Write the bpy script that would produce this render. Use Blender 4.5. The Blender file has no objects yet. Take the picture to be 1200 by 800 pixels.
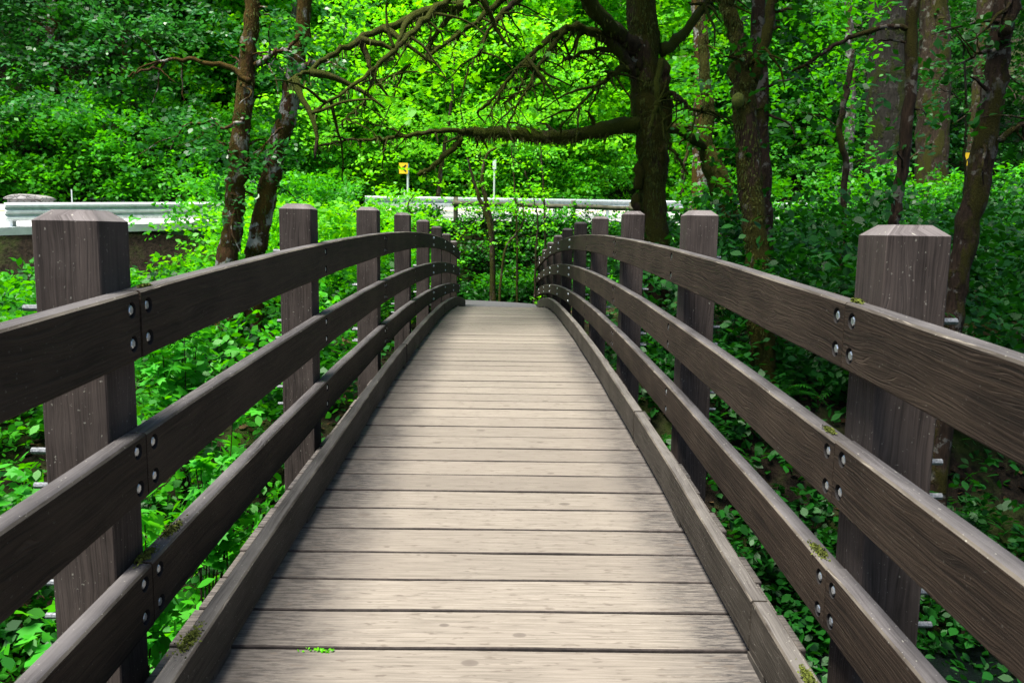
import bpy, bmesh, math, random
import numpy as np
from mathutils import Vector, Matrix
rs = np.random.RandomState(7); random.seed(7)
sc = bpy.context.scene; COL = sc.collection
PI = math.pi
EXPOSURE = 1.4
# ------------------------------------------------------------------ camera
F = 951.42; PIT = .13253; ROL = -.01597; YAW = .01264
CAM = Vector((.0232, 0, 1.5276))
_r0 = Vector((math.cos(YAW), -math.sin(YAW), 0)); _f0 = Vector((math.sin(YAW), math.cos(YAW), 0))
_fw = _f0*math.cos(PIT) - Vector((0,0,1))*math.sin(PIT)
_up0 = _f0*math.sin(PIT) + Vector((0,0,1))*math.cos(PIT)
_rt = _r0*math.cos(ROL) - _up0*math.sin(ROL)
_up = _r0*math.sin(ROL) + _up0*math.cos(ROL)
cd = bpy.data.cameras.new('camera'); cam = bpy.data.objects.new('camera', cd); COL.objects.link(cam)
m = Matrix((_rt, _up, -_fw)).transposed().to_4x4(); m.translation = CAM; cam.matrix_world = m
cd.sensor_width = 36; cd.lens = F/1200*36; cd.clip_end = 500; cd.clip_start = .02
cd.dof.use_dof = True; cd.dof.focus_distance = 5.0; cd.dof.aperture_fstop = 8
sc.camera = cam
def at(px, py, Y):
    d = _fw + _rt*((px-600)/F) + _up*((400-py)/F)
    return CAM + d*((Y-CAM.y)/d.y)
# ------------------------------------------------------------------ helpers
def prop(o, label=None, cat=None, group=None, kind=None):
    if label: o['label'] = label
    if cat: o['category'] = cat
    if group: o['group'] = group
    if kind: o['kind'] = kind
    return o
def thing(name, label, cat, loc=(0,0,0), group=None, rz=0):
    o = bpy.data.objects.new(name, None); COL.objects.link(o); o.location = loc; o.rotation_euler = (0,0,rz)
    o.empty_display_size = .2
    return prop(o, label, cat, group)
def link(name, me, parent=None, mats=()):
    o = bpy.data.objects.new(name, me); COL.objects.link(o)
    for mt in mats: me.materials.append(mt)
    if parent is not None: o.parent = parent
    return o
def mesh_np(name, V, faces_flat, k, smooth=False, uv=None, mi=None):
    """V (n,3); faces_flat (m,k)"""
    me = bpy.data.meshes.new(name); V = np.asarray(V, np.float32); Fc = np.asarray(faces_flat, np.int32).reshape(-1, k)
    me.vertices.add(len(V)); me.vertices.foreach_set('co', V.ravel())
    me.loops.add(Fc.size); me.loops.foreach_set('vertex_index', Fc.ravel())
    me.polygons.add(len(Fc)); me.polygons.foreach_set('loop_start', np.arange(0, Fc.size, k, dtype=np.int32))
    me.polygons.foreach_set('loop_total', np.full(len(Fc), k, np.int32))
    if mi is not None: me.polygons.foreach_set('material_index', np.asarray(mi, np.int32))
    if smooth: me.polygons.foreach_set('use_smooth', np.ones(len(Fc), bool))
    if uv is not None:
        l = me.uv_layers.new(name='UVMap'); l.data.foreach_set('uv', np.asarray(uv, np.float32).ravel())
    me.update(); me.validate()
    return me
class MB:
    """collects pieces for ONE mesh"""
    def __init__(s): s.v = []; s.f = []; s.uv = []; s.mi = []
    def add(s, V, Fs, UV=None, mi=0):
        b = len(s.v); s.v += [tuple(p) for p in V]
        for i, f in enumerate(Fs):
            s.f.append([b+j for j in f]); s.uv.append(UV[i] if UV else [(0,0)]*len(f)); s.mi.append(mi[i] if isinstance(mi, (list,tuple)) else mi)
    def box(s, c, sz, mi=0, rot=None, uo=None, jit=0):
        c = Vector(c); hx, hy, hz = [a/2 for a in sz]
        P = [Vector((x*hx, y*hy, z*hz)) for x in (-1,1) for y in (-1,1) for z in (-1,1)]
        if jit: P = [p + Vector([random.uniform(-jit, jit) for _ in range(3)]) for p in P]
        if rot is not None: Q = [rot @ p for p in P]
        else: Q = P
        fs = [(0,1,3,2),(4,6,7,5),(0,4,5,1),(2,3,7,6),(0,2,6,4),(1,5,7,3)]
        ax = sorted(range(3), key=lambda a: -sz[a])   # u along the longest side
        o = uo if uo is not None else random.uniform(0, 50)
        UV = []
        for f in fs:
            L = [P[i] for i in f]; flat = min(range(3), key=lambda a: max(p[a] for p in L)-min(p[a] for p in L))
            a, b = [q for q in ax if q != flat]
            UV.append([(p[a]+o, p[b]+o*.37+flat*.7) for p in L])
        s.add([q+c for q in Q], fs, UV, mi)
    def tube(s, pts, rad, n=8, cap=True, wob=0, mi=0, sq=1):
        pts = [Vector(p) for p in pts]; rings = []
        ref = Vector((0,0,1)) if abs((pts[-1]-pts[0]).normalized().z) < .9 else Vector((1,0,0))
        u = random.uniform(0, 30); us = []
        for i, p in enumerate(pts):
            t = (pts[min(i+1, len(pts)-1)]-pts[max(i-1, 0)]).normalized()
            a = t.cross(ref).normalized(); b = a.cross(t)
            r = rad[i] if isinstance(rad, (list,tuple)) else rad
            ring = []
            for j in range(n):
                th = 2*PI*j/n; rr = r*(1+random.uniform(-wob, wob))
                ring.append(p + a*math.cos(th)*rr + b*math.sin(th)*rr*sq)
            rings.append(ring); us.append(u)
            if i < len(pts)-1: u += (pts[i+1]-p).length
        V = [q for r in rings for q in r]; Fs = []; UV = []
        r0 = rad[0] if isinstance(rad, (list,tuple)) else rad
        for i in range(len(pts)-1):
            for j in range(n):
                k = (j+1) % n
                Fs.append((i*n+j, i*n+k, (i+1)*n+k, (i+1)*n+j)); w = 2*PI*r0/n
                UV.append([(us[i], j*w), (us[i], (j+1)*w), (us[i+1], (j+1)*w), (us[i+1], j*w)])
        if cap:
            Fs += [tuple(range(n))[::-1], tuple((len(pts)-1)*n+j for j in range(n))]; UV += [[(0,0)]*n]*2
        s.add(V, Fs, UV, mi)
    def build(s, name, mats, parent=None, smooth=False):
        me = bpy.data.meshes.new(name); me.from_pydata(s.v, [], s.f)
        l = me.uv_layers.new(name='UVMap'); l.data.foreach_set('uv', np.array([c for f in s.uv for c in f], np.float32).ravel())
        me.polygons.foreach_set('material_index', np.array(s.mi, np.int32))
        if smooth: me.polygons.foreach_set('use_smooth', np.ones(len(s.f), bool))
        me.update()
        return link(name, me, parent, mats if isinstance(mats, (list,tuple)) else [mats])
def smoothstep(a, b, x): t = np.clip((x-a)/(b-a), 0, 1); return t*t*(3-2*t)
# ------------------------------------------------------------------ materials
class NT:
    def __init__(s, name):
        s.m = bpy.data.materials.new(name); s.m.use_nodes = True; s.t = s.m.node_tree; s.t.nodes.clear()
        s.out = s.t.nodes.new('ShaderNodeOutputMaterial')
    def n(s, t, **k):
        o = s.t.nodes.new('ShaderNode'+t)
        for a, b in k.items():
            if a.startswith('i_'):
                key = a[2:]; key = int(key) if key.isdigit() else key.replace('_', ' ')
                s.set(o.inputs[key], b)
            else: setattr(o, a, b)
        return o
    def set(s, inp, b):
        if isinstance(b, bpy.types.NodeSocket): s.t.links.new(b, inp)
        else: inp.default_value = b
    def mix(s, f, a, b, mode='MIX'):
        o = s.n('Mix', data_type='RGBA', blend_type=mode)
        s.set(o.inputs[0], f); s.set(o.inputs[6], a if not isinstance(a, tuple) else (*a, 1)); s.set(o.inputs[7], b if not isinstance(b, tuple) else (*b, 1))
        return o.outputs[2]
    def math(s, op, a, b=0., c=0.):
        o = s.n('Math', operation=op); s.set(o.inputs[0], a); s.set(o.inputs[1], b); s.set(o.inputs[2], c); return o.outputs[0]
    def ramp(s, f, *st):
        o = s.n('ValToRGB'); s.set(o.inputs[0], f); e = o.color_ramp.elements
        while len(e) < len(st): e.new(.5)
        for q, (p, v) in zip(e, st): q.position = p; q.color = (v, v, v, 1) if not isinstance(v, tuple) else (*v, 1)
        return o.outputs[0]
    def noise(s, vec, scale, detail=3, rough=.55, dist=0):
        o = s.n('TexNoise', i_Scale=scale, i_Detail=detail, i_Roughness=rough, i_Distortion=dist)
        if vec is not None: s.set(o.inputs['Vector'], vec)
        return o.outputs[0]
    def mapping(s, vec, scale=(1,1,1), loc=(0,0,0)):
        o = s.n('Mapping'); s.set(o.inputs[0], vec); o.inputs['Scale'].default_value = scale; o.inputs['Location'].default_value = loc; return o.outputs[0]
    def bsdf(s, col, rough=.7, bump=None, bstr=.3, bdist=.01, metal=0., spec=.4):
        b = s.n('BsdfPrincipled'); s.set(b.inputs['Base Color'], col if not isinstance(col, tuple) else (*col, 1)); s.set(b.inputs['Roughness'], rough)
        b.inputs['Metallic'].default_value = metal; b.inputs['Specular IOR Level'].default_value = spec
        if bump is not None:
            q = s.n('Bump', i_Strength=bstr, i_Distance=bdist); s.set(q.inputs['Height'], bump); s.t.links.new(q.outputs[0], b.inputs['Normal'])
        return b.outputs[0]
    def fin(s, sh, disp=None): s.t.links.new(sh, s.out.inputs[0]); return s.m
def uvc(t): return t.n('TexCoord').outputs['UV']
def objc(t): return t.n('TexCoord').outputs['Object']

def wood(name, dark, light, worn, worn_amt=.5, grain_amt=.35, bs=.5, crack=.5, speck=.5):
    t = NT(name); uv = uvc(t); oi = t.n('ObjectInfo').outputs['Random']
    off = t.n('CombineXYZ'); t.set(off.inputs[0], t.math('MULTIPLY', oi, 40.)); t.set(off.inputs[1], t.math('MULTIPLY', oi, 17.)); t.set(off.inputs[2], oi)
    va = t.n('VectorMath', operation='ADD'); t.set(va.inputs[0], uv); t.set(va.inputs[1], off.outputs[0]); v = va.outputs[0]
    # long curving grain: distortion by a big soft noise makes cathedral figures round the knots
    big = t.noise(t.mapping(v, (1.3, 5, 1)), 1.6, 2, .5)
    gv = t.n('VectorMath', operation='ADD'); t.set(gv.inputs[0], t.mapping(v, (.9, 26, 1)))
    cb = t.n('CombineXYZ'); t.set(cb.inputs[1], t.math('MULTIPLY', big, 3.)); t.set(gv.inputs[1], cb.outputs[0])
    g1 = t.noise(gv.outputs[0], 3.2, 5, .65)
    gv2 = t.n('VectorMath', operation='ADD'); t.set(gv2.inputs[0], t.mapping(v, (1.2, 95, 1))); cb2 = t.n('CombineXYZ'); t.set(cb2.inputs[1], t.math('MULTIPLY', big, 5.)); t.set(gv2.inputs[1], cb2.outputs[0])
    g2 = t.noise(gv2.outputs[0], 1.6, 3, .6)
    g = t.math('ADD', t.math('MULTIPLY', g1, .5), t.math('MULTIPLY', g2, .5))
    col = t.mix(t.ramp(g, (.38, 0.), (.60, 1.)), dark, light)
    # blotches of dirt and fading
    bl = t.noise(t.mapping(v, (1, 1.6, 1)), 2.4, 5, .6)
    col = t.mix(t.math('MULTIPLY', t.ramp(bl, (.42, 0.), (.72, 1.)), worn_amt), col, worn)
    # hairline cracks where the paint has opened
    ck = t.noise(gv.outputs[0], 7., 2, .5)
    ckm = t.ramp(ck, (.60, 0.), (.66, 1.)); ck2 = t.ramp(t.noise(t.mapping(v, (1.5, 3, 1)), 1.7, 2), (.5, 0.), (.6, 1.))
    cm = t.math('MULTIPLY', t.math('MULTIPLY', ckm, ck2), crack)
    col = t.mix(cm, col, tuple(min(1, c*1.9+.01) for c in worn))
    # pale specks of lichen and chipped paint
    sp = t.ramp(t.noise(v, 95, 2, .5), (.70, 0.), (.73, 1.))
    col = t.mix(t.math('MULTIPLY', sp, speck), col, (.34, .33, .28))
    h = t.math('ADD', g, t.math('MULTIPLY', cm, -1.2))
    return t.fin(t.bsdf(col, .8, h, bs, .008, spec=.18))
M = {}
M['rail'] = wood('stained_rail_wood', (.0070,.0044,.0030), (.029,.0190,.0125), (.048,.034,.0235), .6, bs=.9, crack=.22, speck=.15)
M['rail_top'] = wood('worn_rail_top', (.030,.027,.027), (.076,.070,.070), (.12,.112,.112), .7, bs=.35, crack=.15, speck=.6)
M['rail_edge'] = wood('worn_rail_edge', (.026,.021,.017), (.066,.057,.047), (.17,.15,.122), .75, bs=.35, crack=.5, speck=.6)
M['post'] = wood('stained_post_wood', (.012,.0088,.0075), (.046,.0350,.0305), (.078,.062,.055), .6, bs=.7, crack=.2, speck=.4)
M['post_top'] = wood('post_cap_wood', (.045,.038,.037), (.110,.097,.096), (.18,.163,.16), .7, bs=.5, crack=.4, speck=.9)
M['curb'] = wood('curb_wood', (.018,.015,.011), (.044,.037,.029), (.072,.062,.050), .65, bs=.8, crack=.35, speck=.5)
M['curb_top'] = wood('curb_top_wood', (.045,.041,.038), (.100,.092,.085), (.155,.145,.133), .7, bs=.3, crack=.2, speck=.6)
def deck_mat():
    t = NT('worn_deck_planks'); uv = uvc(t); isl = t.n('NewGeometry').outputs['Random Per Island']; ob = objc(t)
    cx = t.n('CombineXYZ'); t.set(cx.inputs[0], t.math('MULTIPLY', isl, 60.)); t.set(cx.inputs[1], t.math('MULTIPLY', isl, 31.))
    va = t.n('VectorMath', operation='ADD'); t.set(va.inputs[0], uv); t.set(va.inputs[1], cx.outputs[0]); v = va.outputs[0]
    g = t.noise(t.mapping(v, (1.2, 40, 1)), 3, 5, .65)
    g2 = t.noise(t.mapping(v, (2, 150, 1)), 3, 3, .7)
    col = t.mix(t.ramp(g, (.36, 0.), (.62, 1.)), (.120,.105,.087), (.230,.204,.172))
    col = t.mix(t.ramp(g2, (.52, 0.), (.64, .6)), col, (.10,.085,.070))
    col = t.mix(t.math('MULTIPLY', t.math('POWER', isl, 1.6), .6), col, (.095,.082,.070))
    # weathered grey-black ends: the walked strip in the middle is scoured pale
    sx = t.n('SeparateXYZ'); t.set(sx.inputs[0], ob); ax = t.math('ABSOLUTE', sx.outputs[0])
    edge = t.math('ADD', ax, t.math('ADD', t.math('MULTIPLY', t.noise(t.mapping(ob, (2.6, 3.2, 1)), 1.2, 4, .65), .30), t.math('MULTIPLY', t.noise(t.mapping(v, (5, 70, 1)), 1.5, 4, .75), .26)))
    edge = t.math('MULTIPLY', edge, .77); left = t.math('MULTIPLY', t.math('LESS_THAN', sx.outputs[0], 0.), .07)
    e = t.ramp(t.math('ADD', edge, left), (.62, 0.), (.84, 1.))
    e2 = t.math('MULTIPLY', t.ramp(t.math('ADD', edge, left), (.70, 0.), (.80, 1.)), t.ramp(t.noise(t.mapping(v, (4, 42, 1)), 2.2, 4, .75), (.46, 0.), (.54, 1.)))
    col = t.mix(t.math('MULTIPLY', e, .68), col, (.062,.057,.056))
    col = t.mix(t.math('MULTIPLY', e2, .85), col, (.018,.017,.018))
    # knots
    vo = t.n('TexVoronoi', voronoi_dimensions='2D', i_Scale=1.); t.set(vo.inputs['Vector'], t.mapping(v, (3.0, 4.6, 1))); vo.inputs['Randomness'].default_value = 1
    sep = t.n('SeparateColor'); t.set(sep.inputs[0], vo.outputs['Color'])
    keep = t.math('GREATER_THAN', sep.outputs[0], .72); sz = t.math('MULTIPLY_ADD', sep.outputs[1], .07, .035)
    kd = t.math('DIVIDE', vo.outputs['Distance'], sz)
    km = t.math('MULTIPLY', t.ramp(kd, (.0, 1.), (.75, .8), (1., 0.)), keep)
    col = t.mix(t.math('MULTIPLY', km, .85), col, (.070,.058,.050))
    # small dark stains and pin holes
    st = t.ramp(t.noise(t.mapping(v, (9, 34, 1)), 1.6, 2), (.60, 0.), (.68, .8)); col = t.mix(st, col, (.085,.07,.058))
    pk = t.ramp(t.noise(ob, 1.1, 3), (.35, 0.), (.65, 1.)); col = t.mix(t.math('MULTIPLY', pk, .22), col, (.19,.162,.135))
    # old grooves between the boards
    return t.fin(t.bsdf(col, .8, t.math('ADD', g, g2), .35, .003, spec=.25))
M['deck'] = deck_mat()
def simple(name, col, rough=.6, metal=0., ns=30, amt=.35, bs=.2, col2=None):
    t = NT(name); o = objc(t); n = t.noise(o, ns, 4, .6)
    c = t.mix(t.ramp(n, (.35, 0.), (.68, 1.)), tuple(x*(1-amt) for x in col), col2 or tuple(min(1, x*(1+amt)) for x in col))
    return t.fin(t.bsdf(c, rough, n, bs, .01, metal))
M['deck_edge'] = simple('dirty_shaded_plank_edge', (.030,.024,.021), .95, 0, 30, .4)  # dirt plus the shade of the gaps, put into the side and bevel colour
M['bolt'] = simple('galvanised_bolt', (.50,.54,.58), .35, .85, 120, .3)
M['rod'] = simple('weathered_threaded_rod', (.16,.17,.18), .55, .6, 150, .4)
M['hole'] = simple('bolt_recess', (.008,.007,.007), .95, 0, 60, .3)
M['steel'] = simple('galvanised_steel', (.60,.64,.65), .45, .35, 8, .15)
M['girder'] = simple('dark_girder_timber', (.045,.038,.030), .8, 0, 6, .4)
M['mossclump'] = simple('moss', (.075,.095,.008), .95, 0, 60, .5, .8); M['hangmoss'] = simple('hanging_moss', (.052,.066,.006), .95, 0, 25, .6, .8)
M['asphalt'] = simple('sunbleached_road_asphalt', (.36,.36,.36), .85, 0, 14, .14, .3)
M['path'] = simple('path_asphalt', (.055,.053,.060), .9, 0, 40, .35, .6)
M['concrete'] = simple('stained_concrete', (.11,.115,.10), .85, 0, 3, .55, .4)
M['logwood'] = simple('weathered_fence_log', (.055,.052,.030), .85, 0, 6, .45, .5)
M['white'] = simple('road_paint', (.75,.75,.72), .6)
M['yellow'] = simple('yellow_sign_paint', (.85,.52,.01), .5, 0, 4, .05)
M['black'] = simple('black_sign_paint', (.01,.01,.01), .5)
M['water'] = None
def stone_mat():
    t = NT('mortared_rubble_stone'); o = objc(t)
    v = t.n('TexVoronoi', feature='DISTANCE_TO_EDGE', i_Scale=4.5); t.set(v.inputs['Vector'], t.mapping(o, (1, 1, 1.7)))
    w = t.n('TexVoronoi', i_Scale=4.5); t.set(w.inputs['Vector'], t.mapping(o, (1, 1, 1.7)))
    s = t.n('SeparateColor'); t.set(s.inputs[0], w.outputs['Color'])
    c = t.mix(s.outputs[0], (.16,.155,.15), (.34,.33,.32)); c = t.mix(t.ramp(v.outputs[0], (.02, 1.), (.06, 0.)), c, (.07,.065,.06))
    return t.fin(t.bsdf(c, .85, v.outputs[0], .6, .05))
M['stone'] = stone_mat(); M['cap'] = simple('pale_stone_cap', (.50,.50,.48), .8, 0, 5, .12)
def water_mat():
    t = NT('creek_water'); n = t.noise(t.mapping(objc(t), (1, 2.2, 1)), 3.5, 3)
    return t.fin(t.bsdf((.004,.006,.006), .12, n, .35, .05, spec=.25))
M['water'] = water_mat()
def soil_mat():
    t = NT('forest_floor'); o = objc(t); n = t.noise(o, 1.1, 5, .65); n2 = t.noise(o, 11, 5, .7)
    c = t.mix(t.ramp(n2, (.35, 0.), (.7, 1.)), (.007,.0055,.004), (.028,.020,.013)); c = t.mix(t.ramp(n, (.45, 0.), (.62, .8)), c, (.028,.045,.008))
    return t.fin(t.bsdf(c, .95, n2, .9, .06, spec=.1))
M['soil'] = soil_mat()
def leaf_mat(name, c1, c2, tr=.42, rough=.5, spec=.35, yellow=0.):
    t = NT(name); isl = t.n('NewGeometry').outputs['Random Per Island']
    c = t.mix(isl, c1, c2)
    if yellow: c = t.mix(t.math('GREATER_THAN', isl, 1-yellow), c, (.30,.22,.01))
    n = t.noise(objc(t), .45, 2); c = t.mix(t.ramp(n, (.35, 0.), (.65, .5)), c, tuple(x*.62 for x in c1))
    hs = t.n('HueSaturation', i_Hue=.485, i_Saturation=1.05, i_Value=1.55); t.set(hs.inputs['Color'], c)
    b = t.bsdf(c, rough, spec=spec); tl = t.n('BsdfTranslucent'); t.set(tl.inputs[0], hs.outputs[0])
    mx = t.n('MixShader', i_0=tr); t.set(mx.inputs[1], b); t.set(mx.inputs[2], tl.outputs[0])
    return t.fin(mx.outputs[0])
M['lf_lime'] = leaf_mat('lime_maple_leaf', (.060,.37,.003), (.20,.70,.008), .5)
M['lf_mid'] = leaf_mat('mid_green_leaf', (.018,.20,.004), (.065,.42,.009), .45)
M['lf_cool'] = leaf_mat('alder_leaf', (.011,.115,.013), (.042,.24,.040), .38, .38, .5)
M['lf_dark'] = leaf_mat('dark_shaded_leaf', (.004,.058,.004), (.013,.135,.009), .38)  # dark green leaf with the forest's deep shade put into its colour
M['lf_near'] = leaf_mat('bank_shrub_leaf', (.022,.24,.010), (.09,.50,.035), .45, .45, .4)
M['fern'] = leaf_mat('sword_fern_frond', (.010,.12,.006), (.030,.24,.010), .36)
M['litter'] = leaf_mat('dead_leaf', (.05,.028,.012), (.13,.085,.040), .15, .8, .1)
def bark(name, c1, c2, moss, moss_amt, lichen, lich_amt):
    t = NT(name); o = objc(t); v = t.mapping(o, (1, 1, .22))
    n = t.noise(v, 22, 5, .7); c = t.mix(t.ramp(n, (.35, 0.), (.68, 1.)), c1, c2)
    mn = t.noise(t.mapping(o, (1, 1, .5)), 2.4, 5, .65); mm = t.ramp(mn, (.62-moss_amt*.35, 0.), (.70-moss_amt*.35, 1.))
    fine = t.noise(o, 75, 3, .7); mc = t.mix(t.ramp(fine, (.3, 0.), (.7, 1.)), tuple(x*.45 for x in moss), tuple(x*1.5 for x in moss))
    ln = t.ramp(t.noise(o, 5.5, 4, .6), (.64-lich_amt*.2, 0.), (.68-lich_amt*.2, 1.)); c = t.mix(ln, c, lichen); c = t.mix(mm, c, mc)
    h = t.math('ADD', n, t.math('MULTIPLY', t.math('MULTIPLY', mm, fine), 1.5))
    return t.fin(t.bsdf(c, .92, h, .9, .03, spec=.12))
M['bark_moss'] = bark('mossy_maple_bark', (.016,.010,.006), (.050,.032,.018), (.045,.043,.006), .62, (.17,.16,.13), .2)
M['bark_brown'] = bark('brown_mossed_alder_bark', (.030,.016,.007), (.090,.046,.020), (.070,.045,.008), .42, (.27,.26,.24), .62)
M['bark_right'] = bark('dark_lichened_bark', (.014,.009,.006), (.045,.028,.018), (.040,.036,.006), .3, (.105,.095,.08), .45)
M['bark_fir'] = bark('grey_fir_bark', (.011,.010,.008), (.034,.030,.025), (.022,.028,.006), .35, (.045,.043,.038), .25)
M['bark_pale'] = bark('pale_alder_bark', (.04,.037,.032), (.11,.105,.095), (.05,.05,.01), .25, (.25,.25,.23), .5)
M['bark_dark'] = bark('far_dark_bark', (.020,.014,.009), (.06,.042,.028), (.045,.045,.008), .4, (.12,.11,.09), .3)
M['branch'] = bark('mossy_branch', (.014,.010,.006), (.04,.028,.015), (.042,.052,.005), .7, (.1,.09,.07), .1)
# ------------------------------------------------------------------ ground
def zd(y): return .0038595*(9.0352**2) - .0038595*(y-9.0352)**2
def roadz(x, y): return 1.45 - .0168*(x+11) + .07*(y-18)
def Gy(x): return np.where(x < -11, 18.02+(x+11)*.2, np.where(x < -4, 26+(x+4)*1.14, np.where(x > 15, 37.4+(x-15)*.12, 26+(x+4)*.6)))       # guardrail line in plan
def fy(x): return np.where(x < -4, Gy(x), np.clip(25.4+(x+4)*.42, 25.4, 27.2) + np.clip(x-7, 0, 99)*.9) # near edge of the paved level
def H(x, y):
    x = np.asarray(x, float); y = np.asarray(y, float)
    base = np.full(np.broadcast(x, y).shape, -.35)
    left = smoothstep(1, -3, x)
    rav = 3.1 - 1.7*left
    w = np.exp(-((y-5.2-.10*x)/3.6)**4)
    z = base - rav*w
    z = z - .55*left*smoothstep(17, 8, y)*smoothstep(0, 3, y)
    z = z + .9*smoothstep(3, 12, x)*smoothstep(9, 18, y)
    z = z + .10*np.sin(x*1.3+y*.7)*np.cos(y*.9-x*.4)*smoothstep(1.6, 3, abs(x))
    near = smoothstep(1, -1, y); z = z*(1-near) - .25*near
    e = fy(x); z = z - .22*smoothstep(18, 20.5, y)*smoothstep(-4,-2,x)*smoothstep(5, 2.5, x)
    rise = np.where(x < -4.3, smoothstep(e-.45, e-.35, y), smoothstep(e-2.1, e-.2, y))
    rz = roadz(x, np.maximum(y, e)) - .03
    z = z*(1-rise) + rz*rise
    d = y - (Gy(x)+11)
    z = z + np.clip(d, 0, 60)*.52*smoothstep(0, 4, d)
    return z
def Hs(x, y): return float(H(x, y))
nx, ny = 190, 200
gx = np.concatenate([np.linspace(-90, -14, 20), np.linspace(-13.5, 14, 130), np.linspace(15, 90, 40)])
gy = np.concatenate([np.linspace(-30, -2, 12), np.linspace(-1.5, 42, 175), np.linspace(44, 120, 30)])
GX, GY = np.meshgrid(gx, gy, indexing='ij'); GZ = H(GX, GY)
V = np.stack([GX, GY, GZ], -1).reshape(-1, 3); a, b = GX.shape
I = np.arange(a*b).reshape(a, b); Fq = np.stack([I[:-1,:-1], I[1:,:-1], I[1:,1:], I[:-1,1:]], -1).reshape(-1, 4)
o = link('ground', mesh_np('ground', V, Fq, 4, True), None, [M['soil']]); prop(o, kind='structure')
# creek
mb = MB(); mb.add([(-30,-1,-2.75),(40,-1,-2.75),(40,12,-2.75),(-30,12,-2.75)], [(0,1,2,3)])
prop(mb.build('water', M['water']), kind='structure')
# road sheet
xs = np.concatenate([np.linspace(-60, -4.4, 60), np.linspace(-4, 60, 60)]); rows = []
for x in xs:
    y0 = float(fy(x)); y1 = float(Gy(x))+10.5
    rows.append([(x, y0+(y1-y0)*t, roadz(x, y0+(y1-y0)*t)+.012) for t in np.linspace(0, 1, 8)])
V = np.array(rows).reshape(-1, 3); I = np.arange(len(V)).reshape(len(xs), 8)
prop(link('road', mesh_np('road', V, np.stack([I[:-1,:-1], I[1:,:-1], I[1:,1:], I[:-1,1:]], -1).reshape(-1, 4), 4), None, [M['asphalt']]), kind='structure')
mb = MB()
for off in (6.2, 6.45):
    for i in range(len(xs)-1):
        q = []
        for x, dy in ((xs[i],0),(xs[i+1],0),(xs[i+1],.12),(xs[i],.12)):
            y = float(Gy(x))+off+dy; q.append((x, y, roadz(x, y)+.018))
        mb.add(q, [(0,1,2,3)])
prop(mb.build('road_centre_lines', M['yellow']), kind='structure')
# asphalt path past the far end of the bridge, bending away to the right
mb = MB(); P = []
for i in range(25):
    t = i/24; a_ = t*1.45; cx = -5.2+5.2*math.cos(a_); cy = 18.3+3.9*math.sin(a_)+max(0,t-.6)*0
    nx_, ny_ = math.cos(a_), math.sin(a_)
    w_ = 1.15+.35*min(1, t*3)
    P.append([(cx+nx_*w_, cy+ny_*w_*1.2), (cx-nx_*w_, cy-ny_*w_*1.2)])
for i in range(24):
    q = [P[i][0], P[i][1], P[i+1][1], P[i+1][0]]; mb.add([(p[0], p[1], -.165 - .042*max(0, p[1]-18.4)) for p in q], [(0,1,2,3)])
path = mb.build('path', M['path']); prop(path, kind='structure')
# ------------------------------------------------------------------ footbridge
def zk(y): return zd(y) - .13*(max(0, y-12)/6.3)**2      # the deck eases down to the path at its far end
bridge = thing('footbridge', 'arched wooden footbridge with pale plank deck and dark brown railings', 'footbridge', (0,0,0))
YA, YB = -1.62, 19.62
def sweep(mb, y0, y1, x0, x1, zlo, zhi, n, bev=.006, mt=(0,1,2), wob=.0015, dz=0, sag=0, deckline=False):
    """a board bent along the arch; section x0..x1, heights zlo..zhi above the deck; mt = side, top, bevel material indices"""
    rings = []; us = []
    ph = random.uniform(0, 9); o_ = random.uniform(0, 60)
    for i in range(n+1):
        t = i/n; y = y0+(y1-y0)*t; s = (zk if deckline else zd)(y)+dz - sag*4*t*(1-t)
        w1 = wob*math.sin(3.1*y+ph); w2 = wob*math.sin(4.7*y+ph*2)
        a0, a1 = x0+w1, x1+w1; b0, b1 = s+zlo+w2, s+zhi+w2*.5
        sec = [(a0+bev,b0),(a1-bev,b0),(a1,b0+bev),(a1,b1-bev),(a1-bev,b1),(a0+bev,b1),(a0,b1-bev),(a0,b0+bev)]
        rings.append([(p[0], y, p[1]) for p in sec]); us.append(y-y0+o_)
    V = [p for r in rings for p in r]; Fs = []; UV = []; mi = []
    kinds = [0,2,0,2,1,2,0,2]; per = [0,.06,.07,.26,.27,.33,.34,.53,.54]
    for i in range(n):
        for j in range(8):
            k = (j+1) % 8
            Fs.append((i*8+j, (i+1)*8+j, (i+1)*8+k, i*8+k)); UV.append([(us[i],per[j]),(us[i+1],per[j]),(us[i+1],per[j+1]),(us[i],per[j+1])]); mi.append(mt[kinds[j]] if j not in (1, 7) else mt[0])
    for r in (0, n):
        f = tuple(r*8+j for j in range(8)); Fs.append(f if r == 0 else f[::-1]); 
        uvf = [(V[q][0]*1+o_, V[q][2]) for q in Fs[-1]]; UV.append(uvf); mi.append(mt[0])
    mb.add(V, Fs, UV, mi)
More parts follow.
